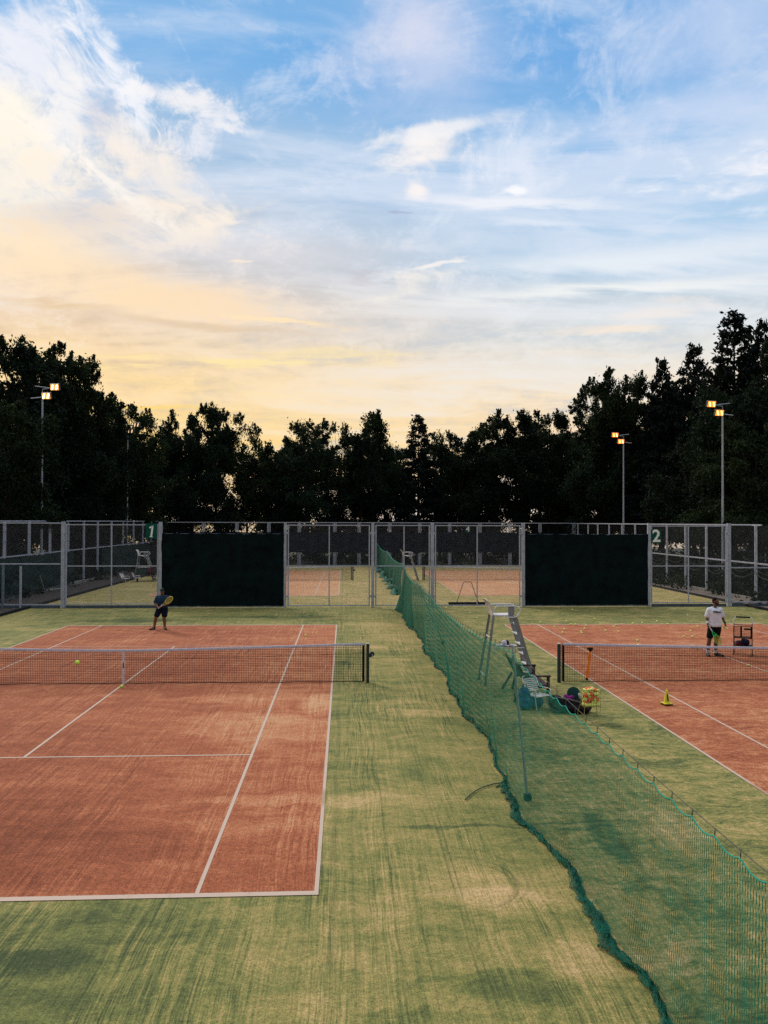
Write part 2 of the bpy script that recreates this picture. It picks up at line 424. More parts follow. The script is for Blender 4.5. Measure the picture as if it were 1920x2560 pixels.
line_m, nt, b_ = newmat('white_court_tape')
P_ = nt.node('ShaderNodeNewGeometry').outputs['Position']; lx, ly, lz = nt.sep(P_)
wn = nt.noise(P_, 3.0, 5, .7); gn = nt.noise(P_, 55, 3, .8)
bury = nt.m('MULTIPLY', nt.sm(nt.m('ABSOLUTE', nt.m('SUBTRACT', ly, 12.35)), .5, .2), nt.sm(lx, -.8, -.45))
wear = nt.m('MAXIMUM', nt.sm(nt.m('ADD', wn, nt.m('MULTIPLY', nt.m('SUBTRACT', gn, .5), .5)), .52, .8, 0, .75), bury)
nt.put(b_.inputs['Base Color'], nt.mix(wear, (.48, .38, .315), (.36, .25, .17))); b_.inputs['Roughness'].default_value = .9
def court(x0, ny, tape=.050):
    x1 = x0+W; y0, y1 = ny-L/2, ny+L/2
    flat('court_surface', x0, x1, y0, y1, .004, red_m)
    b = MB(); z = .008
    def rect(a, c, d, e): b.add([(a, d, z), (c, d, z), (c, e, z), (a, e, z)], [(0, 1, 2, 3)])
    t = tape
    for y in (y0, y1-.1): rect(x0, x1, y, y+.1)
    for x in (x0, x1-t): rect(x, x+t, y0+.1, y1-.1)
    for x in (x0+1.37, x1-1.37-t): rect(x, x+t, y0+.1, y1-.1)
    for y in (ny-6.4, ny+6.4-t): rect(x0+1.37+t, x1-1.37-t, y, y+t)
    rect((x0+x1)/2-t/2, (x0+x1)/2+t/2, ny-6.4+t, ny+6.4-t)
    tag(b.build('court_lines', line_m), kind='structure')
for x0, ny in ((LX-W, NY1+.03), (RX, NY1-.15), (LX-W, NY2), (RX, NY2)): court(x0, ny)

# ------------------------------------------------------------------ court nets
net_mesh_m = netmat('black_netting', (.012, .012, .014), .0455, .0455, .0085, .0085)
net_mesh_far = netmat('black_netting_worn', (.012, .012, .014), .0455, .0455, .006, .006)
def tennis_net(loc, label, far=False, crank_side=1, hw=6.40):
    t = thing('tennis_net', label, 'tennis net', loc, 0, 'tennis nets')
    H = lambda x: .914 + .145*(abs(x)/hw)**1.35
    n = 96; rows = 4; xi = hw-.10
    X = lambda i: -xi + 2*xi*i/n
    gap = .012
    sheet('netting', net_mesh_far if far else net_mesh_m,
          lambda i, j: (X(i), .012*math.sin(X(i)*2.1)*math.sin(PI*j/rows), .03+(H(X(i))-.05)*j/rows), n, rows,
          lambda i, j: (X(i), .03+(H(X(i))-.05)*j/rows), t)
    b = MB()
    pts = [(X(i), H(X(i))) for i in range(n+1)]
    vs = []
    for (x, h) in pts:
        vs += [(x, -gap, h-.062), (x, -gap-.002, h-.008), (x, 0, h), (x, gap+.002, h-.008), (x, gap, h-.062)]
    fs = [(i*5+j, (i+1)*5+j, (i+1)*5+j+1, i*5+j+1) for i in range(n) for j in range(4)]
    b.add(vs, fs, True); b.build('top_band', white_tape, t)
    b = MB(); b.tube([(x, 0, h-.27+.004*math.sin(x*5)) for x, h in pts[::3]], .0045, 5); b.build('netting_seam', black_cord, t)
    b = MB(); b.tube([(X(i), 0, .03+.006*math.sin(i*.7)) for i in range(0, n+1, 3)], .013, 6); b.build('bottom_cord', black_cord, t)
    for s in (-1, 1):
        b = MB(); b.box((s*(xi-.012), 0, .53), (.06, .016, .98)); b.build('side_band', black_cord, t)
        b = MB(); b.box((s*hw, 0, .50), (.082, .082, 1.06), bev=.012); p = b.build('post', post_green, t)
        b = MB(); b.box((s*hw, 0, 1.0385), (.074, .074, .025), bev=.008); b.build('cap', mat('white_cap', (.6, .63, .62), .5), p)
        b = MB(); b.tube([(s*(hw-.062), -.01, .02), (s*(hw-.062), -.01, .99)], .008, 6); b.build('lacing_bar', galv, t)
        for zz in (.25, .5, .75, .95):
            pass
    s = crank_side
    b = MB()
    b.box((s*(hw+.07), 0, .72), (.07, .06, .09), bev=.01)
    b.tube([(s*(hw+.115), -.06, .76), (s*(hw+.115), .06, .76)], .062, 14)
    b.tube([(s*(hw+.04), 0, 1.0), (s*(hw+.085), 0, .82)], .004, 5)
    w = b.build('winder', post_green, t)
    b = MB(); b.tube([(s*(hw+.115), -.065, .76), (s*(hw+.115), -.10, .76), (s*(hw+.14), -.105, .68)], .008, 6)
    b.sphere((s*(hw+.145), -.108, .665), .014, 1); b.build('crank', galv, w)
    b = MB(); b.box((0, -.006, .445), (.052, .012, .86)); b.box((0, -.006, .895), (.06, .034, .05)); st = b.build('center_strap', mat('white_strap', (.55, .55, .62), .8), t)
    if not far:
        b = MB(); b.box((0, -.014, .50), (.022, .004, .13)); b.box((0, -.0145, .44), (.050, .004, .012)); b.build('strap_print', black_cord, st)
    return t
NCL = LX-W/2; NCR = RX+W/2
tennis_net((NCL-.0, NY1+.1, 0), 'tennis net across the left clay-red court in the foreground, ball below its white strap')
tennis_net((NCR+.0, NY1-.08, 0), 'tennis net on the right court with an orange stick hung on it', crank_side=1)
tennis_net((NCL, NY2+.05, 0), 'distant tennis net seen through the fence gate left of the green divider', far=True)
tennis_net((NCR, NY2+.05, 0), 'distant tennis net seen through the fence below the number 4 sign', far=True)
# orange measuring stick on the right-hand net
a, c_ = D(1476, 1622, NY1-.13), D(1467, 1700, NY1-.13)
t = thing('net_stick', 'orange stick with black ends hanging slanted on the right tennis net', 'net stick', (c_.x, c_.y, 0))
b = MB(); q0 = Vector((0, 0, c_.z)); q1 = Vector((a.x-c_.x, a.y-c_.y, a.z))
b.tube([q0.lerp(q1, .05), q0.lerp(q1, .93)], .036, 12); b.build('tube', mat('orange_plastic', (.85, .20, .01), .5), t)
b = MB(); b.tube([q0, q0.lerp(q1, .06)], .04, 12); b.build('end_cap', black_cord, t)
b = MB(); b.tube([q0.lerp(q1, .92), q1+Vector((.01, 0, .01))], .04, 12); b.box(q1+Vector((.0, .02, .0)), (.16, .03, .05)); b.build('end_cap', black_cord, t)

# ------------------------------------------------------------------ green divider net
def dens(nt, mask):           # netting pulled together (u>500 in the UV marks the bunched stretches)
    return mask
div_near = netmat('green_divider_netting', (.0015, .135, .090), .034, .13, .0078, .005, diamond=.28, wy=(9.0, 21.0, 2.1))
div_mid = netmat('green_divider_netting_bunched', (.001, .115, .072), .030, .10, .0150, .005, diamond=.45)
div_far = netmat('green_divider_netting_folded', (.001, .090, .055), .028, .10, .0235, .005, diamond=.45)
def wire_z(y):
    sup = [(-4, 2.45), (12.2, 2.36), (27.9, 2.12), (38.7, 2.2)]
    for (a, za), (b2, zb) in zip(sup, sup[1:]):
        if y <= b2:
            k = (y-a)/(b2-a); return za+(zb-za)*k - {12.2: .36, 27.9: .26, 38.7: .16}[b2]*4*k*(1-k)*.95
    return 2.2
def topx(y): return 2.62 + .06*math.sin(y*.31) + (.35*max(0, (y-30)/8.7))
def clipgap(y): return .10
pitch = .37
def rope_z(y):
    k = ((y+4)/pitch) % 1.0
    g_ = .045+.05*math.exp(-((y-10.5)/1.6)**2)
    return wire_z(y)-g_-.045*4*k*(1-k)
def footx(y):
    return 2.76 + .07*math.sin(y*.9+.6) + .05*math.sin(y*2.1) + .03*math.sin(y*5.3+1) - .1*math.exp(-((y-12.6)/1.2)**2) + (.0 if y < 30 else -.02*(y-30))
dn = thing('divider_net', 'long green divider net hung from a wire between the two near courts', 'divider net', (2.7, 0, 0))
def div_sheet(y0, y1, m, name, n, layers=(0,), rx=None, uoff=0):
    def P(i, j):
        y = y0+(y1-y0)*i/n; k = j/14
        zt = rope_z(y); z = zt+(.02-zt)*k
        x = topx(y)+(footx(y)-topx(y))*k**1.6 + .02*math.sin(y*7+3*k)*k + .012*math.sin(y*17)*k*(1-k)*2
        return (x-2.7, y, max(z, .02))
    def UV(i, j):
        y = y0+(y1-y0)*i/n; zt = rope_z(y); return (y+.02*math.sin(y*3), (zt-.02)*(1-j/14)+.01*math.sin(y*2))
    return sheet(name, m, P, n, 14, UV, dn)
div_sheet(-3.5, 26.3, div_near, 'netting', 480)
div_sheet(26.3, 31.2, div_mid, 'netting', 90)
div_sheet(31.2, 38.6, div_far, 'netting', 140)
# slack netting lying folded along its foot
def skirt(y0, y1, n, m, wmul=1.0, seed=0.0):
    def wd(y): return (.30+.70/(1+math.exp((y-12.5)/1.2)))*.72*(.19+.07*math.sin(y*1.7)+.05*math.sin(y*.55+1)+.03*math.sin(y*4.1)+.05*max(0,(11-y)/6))*wmul*.9
    def P(i, j):
        y = y0+(y1-y0)*i/n; k = j/8
        w_ = max(.05, wd(y))
        x = footx(y) - w_*math.sin(PI*.5*min(1, k*1.0))*(1+.10*math.sin(y*9+seed)+.10*math.sin(y*19.3)+.10*math.sin(y*37+seed)+.10*math.sin(y*61+2*seed)) + .012*math.sin(y*23+j)
        z = .015 + .055*math.sin(PI*k)*(.6+.4*math.sin(y*2.7)) + .016*math.sin(y*31+j*2.3)+.012*math.sin(y*53+j)
        return (x-2.7+.0, y+.02*math.sin(j), max(.012, z))
    return sheet('folded_foot', m, P, n, 8, lambda i, j: ((y0+(y1-y0)*i/n)*1.7+j*.06, j*.05+i*.031), dn)
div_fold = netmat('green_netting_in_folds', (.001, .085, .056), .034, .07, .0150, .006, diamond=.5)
skirt(-3, 31, 620, div_fold)
skirt(-3, 31, 560, div_fold, .62, 2.0)
skirt(31, 38.4, 150, div_far, 1.5)
b = MB(); b.tube([(topx(-3.6+i*.0462)-2.7, -3.6+i*.0462, rope_z(-3.6+i*.0462)) for i in range(915)], .0060, 5); b.build('rope', rope_m, dn)
b = MB(); b.tube([(topx(y)-2.7+.01, y, wire_z(y)) for y in np.linspace(-3.9, 38.7, 160)], .0035, 4); b.build('wire', mat('dark_wire', (.03, .03, .032), .5), dn)
clip_m = mat('dark_clip', (.04, .05, .05), .5)
y = 4.14-pitch*2; k_ = 0; clipme = None
while y < 38.5 and k_ < 96:
    x = topx(y)-2.7; z0, z1 = rope_z(y)-.008, wire_z(y)+.012; h_ = z1-z0
    if clipme is None:
        b = MB(); b.tube([(.004, .004, 0), (-.006, -.010, .5), (0, -.010, .92), (.006, .0, 1.0), (.010, .012, .9), (.010, .012, .45), (.004, .004, 0)], .0028, 4)
        clipme = b.mesh('clip'); clipme.materials.append(clip_m)
    o = bpy.data.objects.new('clip', clipme); C.objects.link(o); o.parent = dn; o.location = (x, y, z0); o.scale = (1, 1, h_); k_ += 1
    y += pitch
pole_m = mat('grey_blue_pole', (.27, .33, .36), .5)
foot_m = mat('dark_pole_foot', (.006, .03, .04), .7)
for (bx, by, tx, tz) in [(2.83, 12.12, 2.60, 2.38), (3.47, 27.7, 2.55, 2.16)]:
    b = MB(); b.tube([(bx-2.7, by, .05), (tx-2.7, by+.05, tz)], .021, 8); p = b.build('support_pole', pole_m, dn)
    b = MB(); b.box((bx-2.7, by, .05), (.11, .11, .10), bev=.02); b.build('foot', foot_m, p)
b = MB()
for (p, q) in [((1000, 2000), (1100, 1960))]:
    pts = []
    for (px, py) in [(1163, 1999), (1172, 1990), (1190, 1976), (1209, 1967), (1232, 1960), (1257, 1956)]:
        g_ = G(px, py, .02); pts.append((g_.x, g_.y, .02))
    b.tube(pts, .008, 6)
    b2_ = [(G(px, py, .012)) for px, py in [(1240, 1968), (1249, 1964), (1262, 1966), (1276, 1969)]]
    b.tube([(g_.x, g_.y, .014) for g_ in b2_], .010, 5)
tag(b.build('loose_cord', mat('dark_teal_cord', (.01, .05, .06), .7)), 'dark teal cord curving out on the turf from under the green divider net', 'cord')
# far divider
dn = thing('divider_net', 'distant green divider net between the two far courts behind the fence', 'divider net', (2.7, 0, 0))
def far_div():
    y0, y1 = 46.0, 76.3; n = 300
    def zt(y):
        k = (y-46)/(30.3); s_ = abs(((k*2) % 1)-.5)*2
        return 1.78+.34*k - .22*(1-s_**2)*1.0
    tx = lambda y: 3.42-.25*(y-46)/30
    fx = lambda y: 3.3+.09*math.sin(y*1.3)+.12*math.sin(y*3.1)
    def P(i, j):
        y = y0+(y1-y0)*i/n; k = j/10; z = zt(y)*(1-k)+.02
        return (tx(y)+(fx(y)-tx(y))*k+.03*math.sin(y*6+k*3)*k-2.7, y, z)
    sheet('netting', div_far, P, n, 10, lambda i, j: (y0+(y1-y0)*i/n, zt(50)*(1-j/10)), dn)
    def P2(i, j):
        y = y0+(y1-y0)*i/n; w_ = .35+.25*math.sin(y*1.9)
        return (fx(y)-2.7-w_*j/5, y, .02+.14*math.sin(PI*j/5)*(1.2+math.sin(y*2.3)))
    sheet('folded_foot', div_far, P2, n, 5, lambda i, j: (y0+(y1-y0)*i/n*1.3, j*.1), dn)
    b = MB(); b.tube([(tx(y)-2.7, y, zt(y)+.02) for y in np.linspace(y0, y1, 120)], .02, 5); b.build('rope', rope_m, dn)
    for yy in (46.1, 61, 76.2):
        b = MB(); b.tube([(tx(yy)-2.7, yy, 0), (tx(yy)-2.7, yy, zt(yy)+.1)], .03, 7); b.build('support_pole', galv, dn)
far_div()

# ------------------------------------------------------------------ fences
link_m = netmat('galvanised_chain_link', (.14, .14, .16), .055, .055, .0042, .0055, diamond=.5)
link_side = netmat('galvanised_chain_link_side', (.05, .055, .06), .07, .07, .0026, .0045, diamond=.5)
def fx(px): return D(px, 1400, FY).x
pf = thing('partition_fence', 'grey steel post fence with gates dividing the near courts from the far courts', 'fence', (0, FY, 0))
TOP = 4.18; MIDZ = 2.06
def post(x, w_, z1=TOP, z0=0.0, parent=None, name='post', m=None, y=0.0):
    b = MB(); b.box((x, y, (z0+z1)/2), (w_, w_, z1-z0), bev=.008); return b.build(name, m or galv, parent or pf)
for px, w_ in ((158, .17), (401, .16), (713, .13), (932, .15), (1081, .16), (1308, .15), (1622, .13), (1822, .17)):
    post(fx(px), w_, TOP+.05)
# far-left low run and far-right low run
post(fx(52), .09, MIDZ, parent=pf)
post(fx(8), .10, MIDZ+.05, parent=pf, m=steel_blue)
def rail(x0, x1, z, r_=.03, parent=None, m=None, y=0.0, name='rail'):
    b = MB(); b.box(((x0+x1)/2, y, z), (x1-x0, 2*r_, 2*r_), bev=.006); return b.build(name, m or galv, parent or pf)
rail(fx(-160), fx(151), TOP-.02); rail(fx(-160), fx(151), MIDZ+.1); rail(fx(-160), fx(151), .17)
rail(fx(1829), 20.8, TOP-.04, .022); rail(fx(1829), SRX-.1, MIDZ-.09); rail(fx(1829), SRX-.1, .22)
def panel(x0, x1, z0, z1, parent, name='chain_link_mesh', y=.012, m=None):
    o = sheet(name, m or link_m, lambda i, j: (x0+(x1-x0)*i, y, z0+(z1-z0)*j), 1, 1, lambda i, j: (x0+(x1-x0)*i, z0+(z1-z0)*j), parent, False)
panel(fx(-160), fx(151), .2, TOP-.05, pf); panel(fx(1829), SRX-.1, .25, TOP-.07, pf)
bb = mat('weathered_base_board', (.07, .09, .12), .8, 0, .3, 3)
for x0, x1 in ((fx(-160), fx(151)), (fx(165), fx(394)), (fx(1628), fx(1815)), (fx(1829), SRX-.1)):
    b = MB(); b.box(((x0+x1)/2, -.01, .065), (x1-x0, .035, .15), bev=.004); b.build('base_board', bb, pf)
def gate(px0, px1, mull, label, low=.06):
    x0, x1 = fx(px0), fx(px1); cx = (x0+x1)/2
    g_ = thing('gate', label, 'gate', (cx, FY, 0), 0, 'mesh gates in the partition fence')
    a0, a1 = x0-cx, x1-cx
    b = MB(); w_ = .065
    for x in (a0+w_/2, a1-w_/2): b.box((x, 0, (low+TOP-.06)/2), (w_, .05, TOP-.06-low), bev=.006)
    for z in (TOP-.06-w_/2, low+w_/2): b.box((0, .001, z), (a1-a0-2*w_, .046, w_*.8), bev=.006)
    b.build('frame', galv, g_)
    b = MB()
    mx = fx(mull)-cx
    b.box((mx, 0, (low+TOP-.1)/2), (.055, .044, TOP-.16-low), bev=.006)
    b.build('center_bar', galv, g_)
    b = MB(); b.box(((a0+w_+mx-.03)/2, 0, MIDZ), (mx-.03-a0-w_, .042, .05)); b.box(((a1-w_+mx+.03)/2, 0, MIDZ), (a1-w_-mx-.03, .042, .05)); b.build('cross_rail', galv, g_)
    for x in (a0-.03, a1+.03):
        for z in (.55, 3.7):
            b = MB(); b.box((x, -.02, z), (.09, .06, .10), bev=.01); b.build('hinge', galv2, g_)
    panel(a0+w_*.5, a1-w_*.5, low+.03, TOP-.1, g_, y=.0)
gate(164, 396, 279, 'tall mesh gate carrying the number 1 sign, left of the black boards', .17)
gate(719, 925, 823, 'tall mesh gate directly right of the left black board')
gate(938, 1075, 1010, 'narrow mesh gate where the green divider net passes')
gate(1087, 1301, 1193, 'tall mesh gate below the far number 4 sign, left of the right black board')
gate(1627, 1816, 1721, 'tall mesh gate beside the number 2 sign, behind the coach', .17)
board_m = mat('black_green_windscreen', (.0024, .0075, .0090), .95, 0, .75, 1.6, .3, spec=.1)
for (p0, p1, lab) in ((404, 710, 'large black-green windscreen board behind the player in the cap, right of sign 1'), (1312, 1619, 'large black-green windscreen board between the far mesh gate and sign 2')):
    x0, x1 = fx(p0), fx(p1); cx = (x0+x1)/2
    t = thing('windscreen_board', lab, 'windscreen', (cx, FY-.02, 0), 0, 'black boards on the partition fence')
    n = 40
    sheet('fabric', board_m, lambda i, j: (x0-cx+(x1-x0)*i/n, -.04+.018*math.sin(i*1.7+j*.9)+.014*math.sin(i*.6+j*.35)+.012*math.sin(i*.23-j*.8), .10+3.58*j/14-.03*abs(math.sin(i*PI/5))*(j == 14)), n, 14, lambda i, j: (i*.2, j*.25), t)
    b = MB()
    for k in range(4): b.box((x0-cx+(x1-x0)*(k+.5)/4, .02, 1.9), (.05, .04, 3.6))
    b.box((0, .02, 3.64), (x1-x0-.02, .05, .05)); b.box((0, .02, .07), (x1-x0-.02, .06, .06)); b.build('backing_frame', steel_blue, t)
# number signs
sign_m = mat('green_sign_enamel', (.003, .072, .058), .6, 0, .1, 3, spec=.1)
num_m = mat('white_sign_paint', (.78, .80, .78), .5, 0, .06)
def sign(num, px0, px1, py0, py1, Y, label, size):
    a, c_ = D(px0, py1, Y), D(px1, py0, Y)
    w_, h_ = c_.x-a.x, c_.z-a.z; cx, cz = (a.x+c_.x)/2, (a.z+c_.z)/2
    t = thing('number_sign', label, 'sign', (cx, Y, cz))
    b = MB(); b.box((0, 0, 0), (w_, .02, h_), bev=.004); b.build('plate', sign_m, t)
    if num == '1':
        b = MB(); q = Matrix.Rotation(R(7), 3, 'Y'); k = h_
        b.box(q@Vector((.04*k, -.015, 0)), (.115*k, .01, .74*k), q)
        b.beam(q@Vector((.02*k, -.015, .33*k)), q@Vector((-.15*k, -.015, .20*k)), .01, .10*k)
        b.box(q@Vector((.04*k, -.015, -.36*k)), (.20*k, .0098, .05*k), q)
        b.build('numeral', num_m, t)
    else: textmesh('numeral', num, size, .004, num_m, t, Matrix.Translation((0, -.016, 0)) @ Matrix.Rotation(PI/2, 4, 'X'), bold=size*.022)
    b = MB()
    for z in (-h_*.3, h_*.3): b.box((0, .02, z), (w_*.8, .02, .03))
    b.build('bracket', galv2, t)
sign('1', 364.5, 392.5, 1309, 1347, FY-.06, 'green sign with a white number 1 on the left gate', .88)
sign('2', 1628, 1653.5, 1324, 1358.5, FY-.06, 'green sign with a white number 2 right of the right black board', .86)
sign('4', 1163, 1176, 1315, 1331, FARY-.12, 'small distant green sign with a white number 4 on the far fence', .72)
sign('3', 708.5, 722, 1309, 1328, FARY-.12, 'small distant green sign half hidden behind the gate post by the left board', .72)

# far fence
ff = thing('far_fence', 'far steel fence behind the distant courts, backed with dark windscreen', 'fence', (0, FARY, 0))
FT = D(960, 1307, FARY).z
for px in (215, 310, 403, 509, 592, 672, 748, 837, 898, 974, 1049, 1124, 1200, 1275, 1350, 1435):
    x = D(px, 1350, FARY).x
    b = MB()
    for dx in (-.13, 0, .13): b.box((x+dx, 0, FT/2), (.06 if dx else .10, .07, FT), bev=.006)
    b.build('post', galv, ff)
rail(SLX, SRX, FT, .04, ff, name='top_rail'); rail(SLX, SRX, 2.1, .03, ff, m=galv2)
panel(SLX, SRX, .05, FT, ff, m=link_side, y=.06)
navy_scr = netmat('navy_windscreen_fabric', (.004, .008, .018), .05, .05, .048, .048, rough=.95)
sheet('windscreen', mat('navy_windscreen', (.004, .008, .016), .95, 0, .4, 6, spec=.1), lambda i, j: (SLX+.3+(SRX-SLX-.6)*i/60, -.1+.02*math.sin(i*1.3+j), (1.25, 3.22)[j]+.03*math.sin(i*.8)), 60, 1, lambda i, j: (i, j), ff)
# left side fence
lf = thing('side_fence', 'left side fence of steel posts with a sagging dark green windscreen sheet', 'fence', (SLX, 0, 0))
sy = [36.5, 39.7, 42.9, 46.2, 49.4, 52.6, 55.7, 58.8, 62.2, 65.4, 68.6, 71.8, 74.8]
for y in sy:
    b = MB(); b.box((0, y, 2.12), (.10, .10, 4.25), bev=.008); b.box((.02, y+.14, 2.12), (.045, .045, 4.2)); b.build('post', galv, lf)
def yrail(y0, y1, z, r_, parent, m=galv, x=0, name='rail'):
    b = MB(); b.box((x, (y0+y1)/2, z), (2*r_, y1-y0, 2*r_), bev=.006); b.build(name, m, parent)
yrail(34, FARY, 4.25, .035, lf, name='top_rail'); yrail(34, FARY, 2.33, .035, lf)
sheet('chain_link_mesh', link_side, lambda i, j: (-.06, 34+(FARY-34)*i, 4.2*j+.05), 1, 1, lambda i, j: (43*i, 4.2*j), lf, False)
scr_m = mat('dark_green_windscreen_cloth', (.006, .022, .020), .8, 0, .4, 3, .3)
def drape(y0, y1, ztop, zbot, n=70):
    def P(i, j):
        k = j/16; y = y0+(y1-y0)*i/n; f_ = i/n
        x = .10 + .06*math.sin(9*f_*PI+7*k)*k + .05*math.sin(26*(f_-.55*k))*k*k + .09*k*k
        return (x, y, ztop+(zbot-ztop)*k - .05*math.sin(f_*PI*5)**2*(1-k))
    sheet('windscreen_sheet', scr_m, P, n, 16, lambda i, j: (i, j), lf)
drape(35, 53.4, 2.28, .25); drape(59.5, 76, 2.28, .3)
b = MB(); b.tube([(.35, 47.7, .15), (.3, 47.1, 1.05)], .02, 6); b.tube([(.35, 47.7, .15), (.9, 50.0, .15)], .02, 6); b.build('loose_pole', mat('pale_pole', (.4, .4, .38), .6), lf)
# right side fence
rf = thing('side_fence', 'right side fence of steel posts with loose drooping wires, behind the coach', 'fence', (SRX, 0, 0))
for y in [36.2, 39.2, 42.1, 45.1, 48, 51, 54, 57, 60, 62.9, 66, 69, 71.8, 75]:
    b = MB(); b.box((0, y, 2.08), (.11, .11, 4.16), bev=.008); b.box((-.02, y-.15, 2.05), (.05, .05, 4.1)); b.build('post', galv, rf)
yrail(41.5, FARY, 4.14, .04, rf, name='top_rail'); yrail(34, FARY, 2.05, .04, rf)
sheet('chain_link_mesh', link_side, lambda i, j: (.07, 34+(FARY-34)*i, 4.1*j+.05), 1, 1, lambda i, j: (43*i, 4.1*j), rf, False)
b = MB()
for k, y in enumerate([36.2, 39.2, 42.1, 45.1, 48, 51, 54]):
    for (z0, sg) in ((1.9, .35), (1.7, .45), (1.55, .3)):
        b.tube([(-.1, y+.1+2.85*q/8, z0-sg*4*(q/8)*(1-q/8)*(1+.15*math.sin(k+z0*7))) for q in range(9)], .012, 4)
b.build('drooping_wire', mat('wire_grey', (.05, .055, .055), .6), rf)

# ------------------------------------------------------------------ floodlights
lamp_w = glow('floodlight_tube_lit_white', (1.0, .80, .55), 7)
lamp_w2 = glow('floodlight_tube_lit_dim', (1.0, .70, .42), 1.2)
lamp_o = glow('floodlight_tube_lit_orange', (1.0, .50, .19), 4.5)
refl_w = glow('reflector_halo_glow_warm', (1.0, .42, .10), .7)  # plate glows by itself, standing in for the warm halo round the lamps
refl_o = glow('reflector_halo_glow_orange', (1.0, .20, .02), 2.0)  # same self-glowing plate, for the orange halo
lamp_h = mat('floodlight_housing', (.03, .032, .035), .5)
def floodlight(x, y, z, sx, tube, label):
    t = thing('floodlight', label, 'floodlight', (x, y, 0), 0, 'tall floodlights outside the side fences')
    b = MB(); b.tube([(0, 0, 0), (0, 0, 5), (0, 0, z)], [.085, .07, .05], 10); b.build('pole', galv, t)
    b = MB(); b.tube([(-sx*.75, .1, z-.02), (0, 0, z+.05), (sx*.25, -.02, z+.1)], .035, 6); b.tube([(0, 0, z-.3), (0, 0, z+.55), (sx*.65, -.05, z+.62)], .03, 6); b.tube([(-sx*.5, .05, z+.75), (sx*.65, -.05, z+.6)], .03, 6); b.build('crossarm', galv2, t)
    for (dx, dz) in ((.30, .12), (.82, .68)):
        rot = Euler((R(18), R(0), R(-sx*8))).to_matrix()
        c0 = Vector((sx*dx, -.12, z+dz))
        b = MB(); b.box(c0, (.60, .16, .42), rot, bev=.03); h = b.build('lamp_head', lamp_h, t)
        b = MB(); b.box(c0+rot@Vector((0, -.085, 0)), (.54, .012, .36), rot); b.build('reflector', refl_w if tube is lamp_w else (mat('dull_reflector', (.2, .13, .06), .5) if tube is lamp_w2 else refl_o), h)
        for k in (-1, 1):
            b = MB(); p = Vector((k*.14-sx*.05, -.098, -.14)); q = Vector((k*.14+sx*.05, -.098, .14))
            d = (q-p).normalized(); w_ = Vector((.036, 0, 0))
            vs = [p-w_, p+w_, q+w_, q-w_]; vs += [v+Vector((0, -.03, 0)) for v in vs]
            b.add([c0+rot@v for v in vs], [(0, 3, 2, 1), (4, 5, 6, 7), (0, 1, 5, 4), (1, 2, 6, 5), (2, 3, 7, 6), (3, 0, 4, 7)])
            b.build('lit_tube', tube, h)
floodlight(D(104, 1290, 50.8).x, 50.8, D(104, 995, 50.8).z, 1, lamp_w, 'tall floodlight with white lit lamps in front of the big left tree')
floodlight(D(318, 1290, 71).x, 71, D(318, 1081, 71).z, 1, lamp_w2, 'farther left floodlight half hidden among the tree leaves')
floodlight(D(1807, 1290, 50).x, 50, D(1807, 1037, 50).z, -1, lamp_o, 'nearest right floodlight with orange lit lamps in front of the pines')
floodlight(D(1559, 1290, 67.8).x, 67.8, D(1559, 1107, 67.8).z, -1, lamp_o, 'smaller orange lit floodlight left of the nearest right one')
